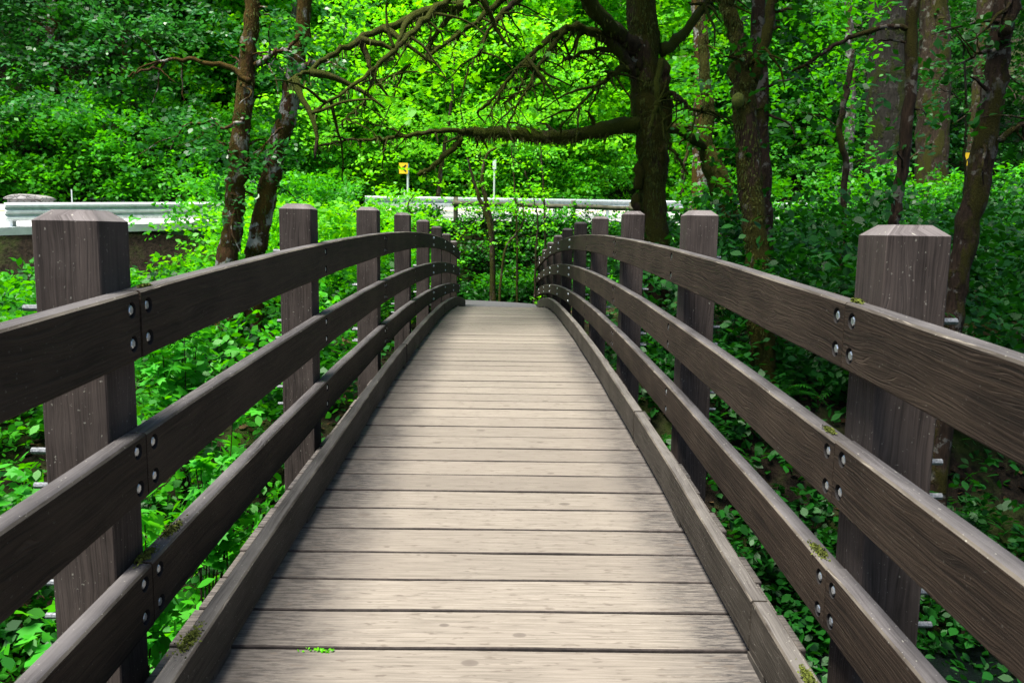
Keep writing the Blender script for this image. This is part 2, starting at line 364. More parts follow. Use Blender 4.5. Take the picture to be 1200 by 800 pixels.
# deck: 87 boards, laid across
mb = MB(); pitch = .245; y = YA+.01
while y < 18.3:
    w = pitch-random.uniform(.009, .016); yc = y+w/2; sl = math.atan((zk(yc+.1)-zk(yc-.1))/.2); rot = Matrix.Rotation(sl, 3, 'X') @ Matrix.Rotation(random.uniform(-.002,.002), 3, 'Z')
    xl, xr = -1.058-random.uniform(0, .012), 1.058+random.uniform(-.02, .006)
    zt = zk(yc) + random.uniform(-.002, .002); th = .045; c = Vector(((xl+xr)/2, yc, zt-th/2)); hx = (xr-xl)/2; hy = w/2; hz = th/2
    bv = .004; nseg = 14; V = []; Fs = []; UV = []; u0 = random.uniform(0, 50); e1 = random.uniform(0, 9); e2 = random.uniform(0, 9)
    for i in range(nseg+1):
        xx = -hx + 2*hx*i/nseg; j1 = .0022*math.sin(e1+xx*6)+random.uniform(-.0012,.0012); j2 = .0022*math.sin(e2+xx*5)+random.uniform(-.0012,.0012)
        for (yy, zz) in ((-hy+j1, -hz), (hy+j2, -hz), (hy+j2, hz-bv), (hy-bv+j2, hz), (-hy+bv+j1, hz), (-hy+j1, hz-bv)):
            V.append(rot @ Vector((xx, yy, zz)) + c)
    for i in range(nseg):
        for j in range(6):
            k = (j+1) % 6; f = (i*6+j, i*6+k, (i+1)*6+k, (i+1)*6+j); Fs.append(f)
            pv = [0, .24, .29, .30, .53, .54, .6]; x_a = -hx+2*hx*i/nseg+u0; x_b = x_a+2*hx/nseg
            UV.append([(x_a,pv[j]),(x_a,pv[j+1]),(x_b,pv[j+1]),(x_b,pv[j])])
    Fs += [tuple(range(6))[::-1], tuple(nseg*6+j for j in range(6))]; UV += [[(0,0)]*6]*2
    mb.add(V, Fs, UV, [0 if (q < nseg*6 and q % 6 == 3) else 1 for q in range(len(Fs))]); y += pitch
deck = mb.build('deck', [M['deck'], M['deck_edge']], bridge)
# nail heads along the boards' ends: part of the deck's hardware
# girders, joists
for s in (-1, 1):
    mb = MB(); xa, xb = (.80, 1.04) if s > 0 else (-1.04, -.80)
    sweep(mb, YA, YB, xa, xb, -.78, -.052, 40, .01, (0,0,0), deckline=True); mb.build('girder', M['girder'], bridge)
for k in range(5):
    yy = 1.0+k*4.2; mb = MB(); mb.tube([(-1.3, yy, zd(yy)-.62), (1.3, yy, zd(yy)-.62)], .012, 8); mb.build('tie_rod', M['bolt'], bridge)
mb = MB(); mb.tube([(1.16,4.0,zd(4)-.35),(2.1,3.3,-2.0)], .011, 8); mb.build('guy_cable', M['bolt'], bridge)
mb = MB(); mb.tube([(1.5,7.4,-1.0),(2.25,6.2,-1.7)], .011, 8)
Y0P, SP, NP = 2.2217+.09, 2.44095, 9     # post centres
PK0 = [Y0P+SP*k for k in range(-1, 8)]; YB0 = YB; XI, XO = 1.069, 1.249; HP = 1.398
RAILS = ((1.013, 1.206), (.606, .797), (.213, .405)); XR = 1.006
def hexbolt(mb, x, y, z, sx, r=.0135, wr=.019):
    d = -sx    # faces the deck
    V = [(x, y+wr*math.cos(t*PI/6), z+wr*math.sin(t*PI/6)) for t in range(12)] + [(x+d*.003, y+wr*math.cos(t*PI/6), z+wr*math.sin(t*PI/6)) for t in range(12)]
    mb.add(V, [tuple(range(12)), tuple(range(12, 24))]+[(i, (i+1)%12, 12+(i+1)%12, 12+i) for i in range(12)])
    a = random.uniform(0, 1)
    A = [(x+d*.003, y+r*math.cos(a+t*PI/3), z+r*math.sin(a+t*PI/3)) for t in range(6)]; B = [(x+d*.011, p[1], p[2]) for p in A]; C = [(x+d*.013, y+r*.8*math.cos(a+t*PI/3), z+r*.8*math.sin(a+t*PI/3)) for t in range(6)]
    mb.add(A+B+C, [(i, (i+1)%6, 6+(i+1)%6, 6+i) for i in range(6)]+[(6+i, 6+(i+1)%6, 12+(i+1)%6, 12+i) for i in range(6)]+[tuple(range(12, 18))])
def carve(o, cyl):
    """cut round recesses into a board and leave it one plain mesh"""
    c = MB()
    for (x, y, z, sx, r, dep) in cyl:
        n = 20; xa, xb = x-sx*.02, x+sx*dep
        V = [(xa, y+r*math.cos(2*PI*t/n), z+r*math.sin(2*PI*t/n)) for t in range(n)]+[(xb, y+r*math.cos(2*PI*t/n), z+r*math.sin(2*PI*t/n)) for t in range(n)]
        fs = [tuple(range(n))[::-1], tuple(range(n, 2*n))]+[(i, (i+1)%n, n+(i+1)%n, n+i) for i in range(n)]
        if sx < 0: fs = [f[::-1] for f in fs]
        c.add(V, fs, [[(V[q][1]*1., V[q][2]) for q in f] for f in fs], 3)
    co = c.build('recess', [M['rail'], M['rail_top'], M['rail_edge'], M['hole']])
    bm = bmesh.new(); bm.from_mesh(co.data); bmesh.ops.recalc_face_normals(bm, faces=bm.faces); bm.to_mesh(co.data); bm.free()
    bm = bmesh.new(); bm.from_mesh(o.data); bmesh.ops.recalc_face_normals(bm, faces=bm.faces); bm.to_mesh(o.data); bm.free()
    mod = o.modifiers.new('b', 'BOOLEAN'); mod.object = co; mod.operation = 'DIFFERENCE'; mod.solver = 'EXACT'
    dg = bpy.context.evaluated_depsgraph_get(); dg.update(); me = bpy.data.meshes.new_from_object(o.evaluated_get(dg))
    o.modifiers.clear(); o.data = me; bpy.data.objects.remove(co)
NEAR = 3
for s in (-1, 1):
    far_b = MB(); far_r = MB()
    # posts
    PK = PK0+[Y0P+SP*8, Y0P+SP*9] if s > 0 else PK0; YB = YB0 if s < 0 else PK[-1]+.22      # the right railing runs on two bays past the deck
    for k, yc in enumerate(PK):
        kk = k-1; g = zd(yc)
        mb = MB(); x0, x1 = (XI, XO) if s > 0 else (-XO, -XI); e = .0035
        zb, zt, zc = g-.85, g+HP-.0+random.uniform(-.004,.004), 0
        zc = zt+.030; ins = .036
        lev = [zb, g-.2, g+.4, g+.9, zt]
        V = []; u0 = random.uniform(0, 50); ya, yb = yc-.09, yc+.09
        def sec(z, i, ev=e): return [(x0+i+ev,ya+i,z),(x1-i-ev,ya+i,z),(x1-i,ya+i+ev,z),(x1-i,yb-i-ev,z),(x1-i-ev,yb-i,z),(x0+i+ev,yb-i,z),(x0+i,yb-i-ev,z),(x0+i,ya+i+ev,z)]
        R = [sec(z, 0) for z in lev]+[sec(zc-.003, ins-.003), sec(zc, ins)]
        lz = lev+[zt+.045, zt+.05]; per = [0,.18,.185,.365,.37,.55,.555,.735,.74]
        for r in R: V += r
        Fs, UV, mi = [], [], []
        for i in range(len(R)-1):
            for j in range(8):
                q = (j+1) % 8; Fs.append((i*8+j, i*8+q, (i+1)*8+q, (i+1)*8+j))
                UV.append([(lz[i]+u0,per[j]),(lz[i]+u0,per[j+1]),(lz[i+1]+u0,per[j+1]),(lz[i+1]+u0,per[j])]); mi.append(1 if i >= len(lev)-1 else (2 if j%2 else 0))
        Fs.append(tuple((len(R)-1)*8+j for j in range(8))); UV.append([(V[q][0]*1+u0, V[q][1]) for q in Fs[-1]]); mi.append(1)
        Fs.append(tuple(range(8))[::-1]); UV.append([(0,0)]*8); mi.append(0)
        mb.add(V, Fs, UV, mi)
        post = mb.build('post', [M['post'], M['post_top'], M['post']], bridge)
        post.rotation_euler = (0,0,0)
        for (lo, hi) in RAILS:
            for zz in (lo+.045, lo+.147):
                xo = s*XO; dys = (-.05, .05) if kk % 2 == 0 else (0,)
                for dy in dys:
                    L = random.uniform(.045, .06)
                    if kk <= NEAR-1 and kk >= 0:
                        m2 = MB(); m2.tube([(xo-s*.01, yc+dy, g+zz), (xo+s*.012, yc+dy, g+zz)], .015, 6); m2.tube([(xo+s*.012, yc+dy, g+zz), (xo+s*L, yc+dy, g+zz)], .0095, 8)
                        m2.build('threaded_rod', M['rod'], post)
                    else:
                        far_r.tube([(xo-s*.01, yc+dy, g+zz), (xo+s*L, yc+dy, g+zz)], .011, 6)
    # rails: every piece spans two bays, butt joints on every second post
    seams = [YA]+[PK[k] for k in ((1, 3, 5, 7) if s < 0 else (1, 3, 5, 7, 9))]+[YB]
    for ri, (lo, hi) in enumerate(RAILS):
        for a_ in range(len(seams)-1):
            ya, yb = seams[a_]+.003, seams[a_+1]-.003; n = max(4, int((yb-ya)/.2)); mb = MB()
            xa, xb = (XR, XI-.002) if s > 0 else (-XI+.002, -XR)
            dz = random.uniform(-.004, .004)
            sweep(mb, ya, yb, xa, xb, lo, hi, n, .006, dz=dz)
            rail = mb.build('rail', [M['rail'], M['rail_top'], M['rail_edge'], M['hole']], bridge)
            cyl = []; bolts = []
            for k, yc in enumerate(PK):
                kk = k-1; lst = [yc-.05, yc+.05] if kk % 2 == 0 else [yc]
                for yy in lst:
                    if not (ya < yy < yb): continue
                    for off in (.045, .147):
                        bx, by, bz = s*XR, yy+random.uniform(-.005,.005), zd(yy)+dz+lo+off+random.uniform(-.006,.006)
                        if 0 <= kk <= NEAR: cyl.append((bx, by, bz, s, .0235, .016)); bolts.append((bx+s*.0155, by, bz))
                        elif kk > NEAR: hexbolt(far_b, bx, by, bz, s)
            if cyl:
                carve(rail, cyl)
                for bx, by, bz in bolts:
                    m2 = MB(); hexbolt(m2, bx, by, bz, s); m2.build('bolt', M['bolt'], rail)
    o = far_b.build('bolts_beyond', M['bolt'], bridge); o['kind'] = 'stuff'; o.name = 'small_bolt'
    o = far_r.build('small_rod', M['rod'], bridge); o['kind'] = 'stuff'
    # curb boards on low blocks
    cs = [YA, PK[1]-.9, PK[2]+.5, PK[3]+.2, PK[4]+.35, PK[5]+.1, PK[6]+.3, 19.2] if s < 0 else [YA, PK[1]+.2, PK[2]+.15, PK[4]-.2, PK[5]+.15, PK[6]+.6, 20.4]
    for a_ in range(len(cs)-1):
        mb = MB(); xa, xb = (.8472, .905) if s > 0 else (-.905, -.8472); sh = random.uniform(-.006, .006); 
        sweep(mb, cs[a_]+.002, cs[a_+1]-.002, xa+sh, xb+sh, .024, .196, max(3, int((cs[a_+1]-cs[a_])/.25)), .006, dz=random.uniform(-.006, .008), deckline=True)
        mb.build('curb', [M['curb'], M['curb_top'], M['rail_edge']], bridge)
    yy = YA+.4
    while yy < 18:
        mb = MB(); mb.box((s*.876, yy, zk(yy)+.011), (.05, .16, .026)); mb.build('curb_block', M['girder'], bridge); yy += 1.22
# ------------------------------------------------------------------ leaves
LT = {  # template outlines in the leaf's own plane (x across, y along), unit length
 'quad': ([(0,-.5,0),(.36,0,.06),(0,.5,0),(-.36,0,.06)],),
 'oval': ([(0,-.5,0),(.27,-.2,.05),(.30,.12,.05),(0,.52,-.04),(-.30,.12,.05),(-.27,-.2,.05)],),
 'maple': ([(0,-.35,0),(.22,-.38,.03),(.52,-.22,.02),(.36,-.02,.04),(.50,.28,.0),(.20,.20,.04),(0,.58,-.03),(-.20,.20,.04),(-.50,.28,.0),(-.36,-.02,.04),(-.52,-.22,.02),(-.22,-.38,.03)],),
}
def leaves(C, N, size, tpl='quad', roll=None, up=None, seed=None):
    """C (n,3) centres, N (n,3) normals, size (n,)"""
    T = np.array(LT[tpl][0], float); n = len(C); N = N/np.linalg.norm(N, axis=1, keepdims=True)
    r = rs.normal(size=(n, 3)) if up is None else up
    A = np.cross(N, r); A /= np.linalg.norm(A, axis=1, keepdims=True)+1e-9; B = np.cross(A, N)
    s = np.asarray(size)[:, None, None]
    V = C[:, None, :] + s*(T[None, :, 0:1]*A[:, None, :] + T[None, :, 1:2]*B[:, None, :] + T[None, :, 2:3]*N[:, None, :])
    k = len(T); return V.reshape(-1, 3), np.arange(n*k).reshape(n, k), k
def spray_points(centres, radii, per, flat=.12, tilt=.35, nj=.45):
    """leaves lying in flattish discs, as vine maple and alder carry them"""
    m_ = len(centres); n = m_*per
    Nn = np.stack([rs.normal(0, tilt, m_), rs.normal(0, tilt, m_), np.ones(m_)], -1); Nn /= np.linalg.norm(Nn, axis=1, keepdims=True)
    a = np.cross(Nn, rs.normal(size=(m_, 3))); a /= np.linalg.norm(a, axis=1, keepdims=True); b = np.cross(Nn, a)
    asp = rs.uniform(.45, 1, m_)
    rr = np.sqrt(rs.uniform(0, 1, (m_, per)))*radii[:, None]; th = rs.uniform(0, 2*PI, (m_, per))
    P = centres[:, None] + (rr*np.cos(th))[..., None]*a[:, None] + (rr*np.sin(th)*asp[:, None])[..., None]*b[:, None] + (rs.normal(0, flat, (m_, per))*radii[:, None])[..., None]*Nn[:, None]
    P[..., 2] -= (rr**2*.25/np.maximum(radii[:, None], .1))
    Nl = Nn[:, None] + rs.normal(0, nj, (m_, per, 3))
    return P.reshape(-1, 3), Nl.reshape(-1, 3)
def clumps(n_b, box_fn, rb, per_b, flatb=.5):
    """boughs: n_b centres, each with per_b spray centres round it"""
    c = box_fn(n_b); q = rs.normal(size=(n_b, per_b, 3)); q /= np.linalg.norm(q, axis=2, keepdims=True); q *= rs.uniform(.2, 1, (n_b, per_b, 1))**.5
    q[..., 2] *= flatb; R = rs.uniform(.6, 1.25, (n_b, 1, 1))*rb
    return (c[:, None]+q*R).reshape(-1, 3)
def leaf_obj(name, P, N, size, mat, tpl='quad', parent=None, spread=.3):
    V, Fc, k = leaves(P, N, size*rs.uniform(1-spread, 1+spread, len(P)), tpl)
    return link(name, mesh_np(name, V, Fc, k), parent, [mat])
def in_box(x0, x1, y0, y1, z0, z1): return lambda n: np.stack([rs.uniform(x0, x1, n), rs.uniform(y0, y1, n), rs.uniform(z0, z1, n)], -1)
def over_ground(x0, x1, y0, y1, h0, h1, keep=None):
    def f(n):
        out = []; c = 0
        while c < n:
            x = rs.uniform(x0, x1, n*2); y = rs.uniform(y0, y1, n*2)
            if keep is not None: q = keep(x, y); x, y = x[q], y[q]
            out.append(np.stack([x, y, H(x, y)+rs.uniform(h0, h1, len(x))], -1)); c += len(x)
        return np.concatenate(out)[:n]
    return f
# -------- hillside forest beyond the road: uncountable
def hill(name, x0, x1, y0, y1, h0, h1, nb, mat, sz, per=14, perb=12, rb=1.5, keep=None):
    cc = clumps(nb, over_ground(x0, x1, y0, y1, h0, h1, keep), rb, perb, .45)
    P, N = spray_points(cc, rs.uniform(.35, .75, len(cc)), per); q = P[:, 2] > H(P[:, 0], P[:, 1])
    o = leaf_obj(name, P[q], N[q], sz, mat); prop(o, kind='stuff'); return o
beyond = lambda x, y: (y > Gy(x)+11.5) & (abs(x) < .72*y+3)
prop(hill('hillside_foliage', -46, 50, 34, 64, .2, 11, 2000, M['lf_mid'], .24, keep=lambda x, y: beyond(x, y) & (x > -.33*y-2) & (x < .40*y) & ((abs(x) > .26*y) | (rs.uniform(0, 1, len(x)) < .35))), 'dense mid green leaves covering the wooded hillside beyond the road', 'foliage')
prop(hill('hillside_foliage', -18, 15, 33, 50, .2, 13, 2100, M['lf_lime'], .23, keep=lambda x, y: beyond(x, y) & (x < .24*y) & (x > -.42*y)), 'bright lime green leaves on the hillside behind the centre of the road', 'foliage')
prop(hill('hillside_foliage', 10, 52, 30, 64, .2, 15, 1000, M['lf_dark'], .24, keep=lambda x, y: (abs(x) < .72*y+3) & (y > Gy(x)+11.2)), 'dark green leaves on the shaded hillside at the right', 'foliage')
prop(hill('hillside_foliage', -50, -10, 26, 60, .2, 9, 260, M['lf_cool'], .20, keep=lambda x, y: (abs(x) < .72*y+3) & (y > Gy(x)+11.2)), 'cool green leaves on the hillside at the left behind the guardrail', 'foliage')
prop(hill('hillside_foliage', -46, -8, 27, 56, .2, 13, 900, M['lf_dark'], .22, keep=lambda x, y: beyond(x, y) & (x < -.28*y)), 'dark shaded leaves in the forest at the upper left', 'foliage')  # deep shade comes from the dark leaf colour
prop(hill('roadside_foliage', -40, 34, 26, 44, .1, 3.2, 620, M['lf_mid'], .17, 16, 10, .9, keep=lambda x, y: (y > Gy(x)+10.9) & (y < Gy(x)+14.5)), 'sunlit shrubs massed along the far edge of the road', 'foliage')
prop(hill('roadside_foliage', -9, 12, 30, 46, .5, 6, 420, M['lf_lime'], .18, 16, 10, 1.1, keep=lambda x, y: (y > Gy(x)+11.5) & (y < Gy(x)+16)), 'brightest lime green foliage hanging over the road in the centre', 'foliage')
# -------- trees
tree_n = [0]
def curve(pts, n=6, jit=.0):
    P = [Vector(p) for p in pts]; out = []
    for i in range(len(P)-1):
        p0, p1, p2, p3 = P[max(i-1,0)], P[i], P[i+1], P[min(i+2, len(P)-1)]
        for j in range(n):
            t = j/n; q = .5*((2*p1)+(p2-p0)*t+(2*p0-5*p1+4*p2-p3)*t*t+(3*p1-p0-3*p2+p3)*t**3)
            out.append(q+Vector([random.gauss(0, jit) for _ in range(3)]))
    out.append(P[-1]); return out
def pxpath(lst, Y): return [at(a[0], a[1], (Y if len(a) < 3 else a[2])) for a in lst]
def limb(mb, pts, r0, r1, n=8, sub=6, wob=.10, jit=.012):
    c = curve(pts, sub, jit); k = len(c)-1
    mb.tube(c, [r0+(r1-r0)*(i/k)**.7 for i in range(k+1)], n, True, wob)
    return c
def moss_fringe(mb, c, r, dens=60, L=.12):
    """ragged hanging moss under a limb: thin tapered strips"""
    for i in range(len(c)-1):
        a, b = c[i], c[i+1]; n = int((b-a).length*dens)
        for _ in range(n):
            p = a.lerp(b, random.random()); rr = r*random.uniform(.5, 1.0); sd = Vector((random.uniform(-1,1), random.uniform(-1,1), 0))*rr*.9
            l = L*random.uniform(.3, 1.2); w = random.uniform(.006, .016); p0 = p+sd-Vector((0,0,rr*.5)); t = (b-a).normalized()
            d = Vector((random.gauss(0,.02), random.gauss(0,.02), -l)); s_ = t.cross(Vector((0,0,1))).normalized() if random.random() < .5 else t
            mb.add([p0-s_*w, p0+s_*w, p0+d*.6+s_*w*.6, p0+d, p0+d*.6-s_*w*.6], [(0,1,2,3,4)])
def shag(parent, c, radii, n, L=.10):
    mf = MB(); k = len(c)-1
    for _ in range(n):
        i = random.randint(0, k-1); f_ = random.random(); p = c[i].lerp(c[i+1], f_); t_ = (i+f_)/k*(len(radii)-1); a_ = min(int(t_), len(radii)-2); r = radii[a_]+(radii[a_+1]-radii[a_])*(t_-a_)
        th = random.uniform(0, 2*PI); d = Vector((math.cos(th), math.sin(th), 0)); s_ = Vector((-d.y, d.x, 0)); p0 = p+d*r*.97; l = L*random.uniform(.3, 1.4); w = random.uniform(.003, .009)
        o_ = d*random.uniform(.002, .02)
        mf.add([p0-s_*w, p0+s_*w, p0+o_-Vector((0,0,l*.6))+s_*w*.7, p0+o_*.8-Vector((0,0,l)), p0+o_-Vector((0,0,l*.6))-s_*w*.7], [(0,1,2,3,4)])
    mf.build('moss', M['hangmoss'], parent)['kind'] = 'stuff'
def twigs(mb, c, r, n=10, L=.6, down=.3, seglo=.2):
    ends = []
    for _ in range(n):
        i = random.randint(int(len(c)*seglo), len(c)-1); p = c[i]
        d = Vector((random.gauss(0,1), random.gauss(0,1), random.gauss(0,.6)-down)).normalized(); l = L*random.uniform(.4, 1.3)
        q = [p, p+d*l*.35+Vector((0,0,.04*l)), p+d*l*.7+Vector((random.gauss(0,.06),random.gauss(0,.06),0))*l, p+d*l+Vector((random.gauss(0,.1),random.gauss(0,.1),-.12))*l]
        rr = max(.004, r*.35); cc = curve(q, 3, .006); mb.tube(cc, [rr*(1-.75*k/(len(cc)-1)) for k in range(len(cc))], 5, True, .1); ends.append(cc[-1]); ends.append(cc[len(cc)//2])
    return ends
def crown(parent, centres, mat, sz, per=16, rad=(.3,.6), tpl='quad', tilt=.35, name='crown'):
    cc = np.array([tuple(c) for c in centres]); P, N = spray_points(cc, rs.uniform(rad[0], rad[1], len(cc)), per, tilt=tilt)
    return leaf_obj(name, P, N, sz, mat, tpl, parent)
def add_trunk(mb, path, radii, n=14, jit=.012, wob=.06, sub=6):
    c = curve(path, sub, jit); k = len(c)-1
    rr = []
    for i in range(k+1):
        t = i/k*(len(radii)-1); a_ = min(int(t), len(radii)-2); rr.append(radii[a_]+(radii[a_+1]-radii[a_])*(t-a_))
    mb.tube(c, rr, n, True, wob); return c
def ground_extend(P, depth=.3):
    b = P[0]; z = Hs(b.x, b.y)-depth
    if b.z > z: P = [Vector((b.x+(b.x-P[1].x)*.35, b.y, z))]+P
    return P
# T3: the big mossy maple right of the bridge
YT = 13.0
t3 = thing('maple_tree', 'largest moss-draped maple, beside the right railing, one long limb reaching left', 'tree')
P = ground_extend(pxpath([(772,430),(768,300),(764,220),(765,170),(757,100),(752,30),(748,-60),(742,-200)], YT))
mb = MB(); ct = add_trunk(mb, P, [.30,.24,.215,.21,.25,.245,.23,.20,.15], 16, .02, .10)
for i, (bx, by, r) in enumerate([(748,205,.10),(782,130,.11),(745,240,.09),(778,90,.12),(748,60,.13),(775,175,.10),(762,150,.1)]):   # burls and moss cushions
    p = at(bx, by, YT-.12); mb.tube(curve([p+Vector((0,0,-r*2.4)), p+Vector((0,-.03,-r)), p+Vector((0,-.05,r*.4)), p+Vector((0,0,r*2.0))], 3, .01), [.02]+[r*.75]*7+[r*.5, .02][:2], 9, True, .16)
trk = mb.build('trunk', M['bark_moss'], t3, True); shag(trk, ct, [.30,.24,.215,.21,.25,.245,.23,.20,.15], 7000, .09)
mb = MB(); mf = MB(); tips = []
def br(lst, Y, r0, r1, fr=0, tw=0, L=.6):
    mb = MB(); c = limb(mb, pxpath(lst, Y), r0, r1, 9, 6, .2)
    if fr: moss_fringe(mf, c, r0*.9, fr, .11)
    if tw: tips.extend(twigs(mb, c, r0, tw, L, .25))
    mb.build('limb', M['branch'], trk, True)
    return c
lim = br([(748,145),(715,150),(680,157),(640,160),(600,157),(555,154)], 12.7, .13, .085, 420, 8)
br([(556,154,12.7),(530,153,12.4),(500,156,12.2),(470,160,12),(440,163,12),(400,165,12),(370,172,12)], 12.4, .05, .014, 40, 12, .5)
br([(540,162,12.5),(525,178,12.4),(505,197,12.4),(490,205,12.4)], 12.4, .05, .03, 40)
for lst, Y, r0, r1 in (
  ([(748,60,12.9),(725,40,12.6),(700,15,12),(670,-25,11.5),(620,-60,11),(580,-40,10.5),(554,0,10.3),(499,16,10),(443,36,9.7),(401,58,9.4),(362,81,9.2),(335,96,9)], 0, .14, .016),
  ([(620,-60,11),(560,-35,10),(512,10,9.6),(479,42,9.3),(440,78,9),(401,110,8.8),(366,133,8.6)], 0, .06, .012),
  ([(650,-50,11.5),(600,-10,11.2),(557,26,11),(512,58,11),(469,84,11),(440,100,11)], 0, .055, .012),
  ([(740,80,12.8),(715,50,12.6),(690,36,12.4),(662,34,12.2),(630,58,12),(600,88,11.9),(571,123,11.8)], 0, .10, .012),
  ([(662,34,12.2),(640,65,12),(620,97,11.8),(594,149,11.8)], 0, .045, .014),
  ([(745,85,12.8),(727,80,12.6),(709,95,12.4),(691,110,12.3),(656,149,12.2)], 0, .07, .010),
  ([(745,62,12.8),(708,58,12.6),(685,62,12.5),(659,71,12.4)], 0, .05, .02),
  ([(660,-30,11.5),(607,0,11),(581,26,10.8),(560,60,10.8),(549,81,10.8)], 0, .05, .01),
  ([(600,88,11.9),(585,112,11.8),(572,138,11.8)], 0, .025, .008),
  ([(630,58,12),(615,90,11.9),(605,110,11.9),(590,122,11.9)], 0, .03, .008),
  ([(440,81,9),(432,105,9),(420,125,9),(401,143,9)], 0, .018, .006),
  ([(500,16,10),(505,38,10),(500,60,10)], 0, .02, .006),
  ([(775,60,13),(800,40,13.2),(830,0,13.4),(850,-50,13.5)], 0, .10, .05),
  ([(770,120,12.9),(785,110,12.7),(800,118,12.6),(812,130,12.6),(830,128,12.6)], 0, .05, .02)):
    mb = MB(); c = limb(mb, pxpath(lst, Y), r0*1.1, r1*.9, 8, 6, .2); moss_fringe(mf, c, r0*1.0, 60, .10); tips.extend(twigs(mb, c, r0*1.0, 11, .7, .6, .3)); mb.build('limb', M['branch'], trk, True)
# right side knobbly dead twigs
br([(775,70,12.6),(770,110,12.4),(778,140,12.4),(785,170,12.4),(795,185,12.4),(806,205,12.4)], 12.5, .06, .015, 60, 5, .4)
br([(772,120,12.4),(762,150,12.3),(760,170,12.3)], 12.3, .04, .02, 40)
if mf.f: mf.build('moss', M['hangmoss'], trk)['kind'] = 'stuff'
# crown: leaf sprays hung along the limbs and above the picture
def near_tips(tips, n, sx, sz_): return [Vector(random.choice(tips))+Vector((random.gauss(0,sx), random.gauss(0,sx), random.gauss(0,sz_)+.1)) for _ in range(n)]
cen = [v+Vector((0,.9,.1)) for v in near_tips(tips, 50, .35, .25)]
crown(t3, cen, M['lf_lime'], .105, 14, (.25,.5), 'maple')
cc = clumps(34, in_box(-5, 5, 11, 16, 8.2, 12), 1.3, 9, .45)
crown(t3, cc, M['lf_lime'], .17, 14, (.35,.6), 'oval')
crown(t3, clumps(40, in_box(-1.5, 4, 9.5, 13, 7, 9.5), 1.1, 8, .4), M['lf_mid'], .16, 14, (.3,.55), 'oval')  # unseen leaf mass added overhead to keep the sun off the trunk
def tree(name, label, path, radii, barkm, leafm, branches=(), ntw=12, crown_c=(), csz=.1, cper=14, tpl='oval', fringe=0, rad=(.25,.5), Ltw=.6, jit=.012, n=12, extra=60, wob=.07, tipspread=.25, ext=True):
    t = thing(name, label, 'tree'); mb = MB()
    P = ground_extend(path) if ext else path; c = add_trunk(mb, P, radii, n, jit, wob); tr = mb.build('trunk', barkm, t, True)
    if barkm in (M['bark_moss'], M['bark_brown']): shag(tr, c, radii, 3000 if barkm is M['bark_moss'] else 1200, .06)
    mb = MB(); mf = MB(); tips = []
    for pts, r0, r1 in branches:
        mb = MB(); cc = limb(mb, pts, r0, r1, 7, 5, .1); tips += twigs(mb, cc, r0, 5, Ltw, .1, .3); mb.build('limb', barkm, tr, True)
        if fringe: moss_fringe(mf, cc, r0, fringe, .07)
    mb = MB(); tips += twigs(mb, c, radii[-1]*.8, ntw, Ltw, -.1, .35)
    if mb.f: mb.build('twigs', barkm, tr, True)['kind'] = 'stuff'
    if mf.f: mf.build('moss', M['hangmoss'], tr)['kind'] = 'stuff'
    L = [tuple(v) for v in near_tips(tips, extra, tipspread, tipspread*.7)] if extra else []
    L += [tuple(v) for v in crown_c]
    if extra: crown(t, L[:extra], leafm, min(csz, .10), cper, (.18,.38), tpl)
    if len(L) > extra: crown(t, L[extra:], leafm, csz, cper, rad, tpl)
    return t
# T1, T2: brown mossed alders behind the left railing
YL = 12.0
b1 = [(pxpath([(290,95),(270,80),(235,72),(200,70),(170,82),(150,90)], 11.6), .05, .012), (pxpath([(285,140),(262,150),(240,142),(215,150),(200,175)], 11.6), .03, .008),
      (pxpath([(300,75),(315,68),(325,58)], 11.8), .05, .03)]
c1 = clumps(22, in_box(-9, -4.5, 5.5, 10.5, 6.6, 8.5), 1.1, 8, .4)  # canopy added out of view to shade the alder trunks
c1 = list(map(tuple, c1)) + list(map(tuple, clumps(24, in_box(-10.5, -5.2, 12.5, 15.5, 3.4, 7), .8, 7, .35)))
tree('alder_tree', 'left trunk of the two brown mossy alders standing behind the left railing', pxpath([(266,318),(272,270),(276,230),(280,180),(286,120),(291,60),(297,0),(302,-90)], YL),
     [.20,.155,.145,.14,.135,.125,.115,.105,.08], M['bark_brown'], M['lf_cool'], b1, 14, c1, .085, 16, 'oval', 0, (.22,.45), .7)
b2 = [(pxpath([(345,85),(358,78),(370,72)], 12), .06, .04), (pxpath([(352,40),(340,55),(325,62),(318,75),(308,70)], 11.8), .03, .012), (pxpath([(330,150),(315,165),(300,190)], 11.8), .02, .008)]
c2 = clumps(14, in_box(-6, -2.6, 12.5, 15, 4.6, 7.2), .8, 7, .35)
tree('alder_tree', 'leaning right trunk of the two brown mossy alders, pale lichen patch at its top', pxpath([(296,320),(302,285),(310,240),(322,185),(338,130),(347,75),(357,20),(366,-70)], YL+.3),
     [.20,.155,.15,.145,.14,.13,.12,.105,.08], M['bark_brown'], M['lf_cool'], b2, 10, c2, .085, 16, 'oval', 0, (.22,.45), .6)
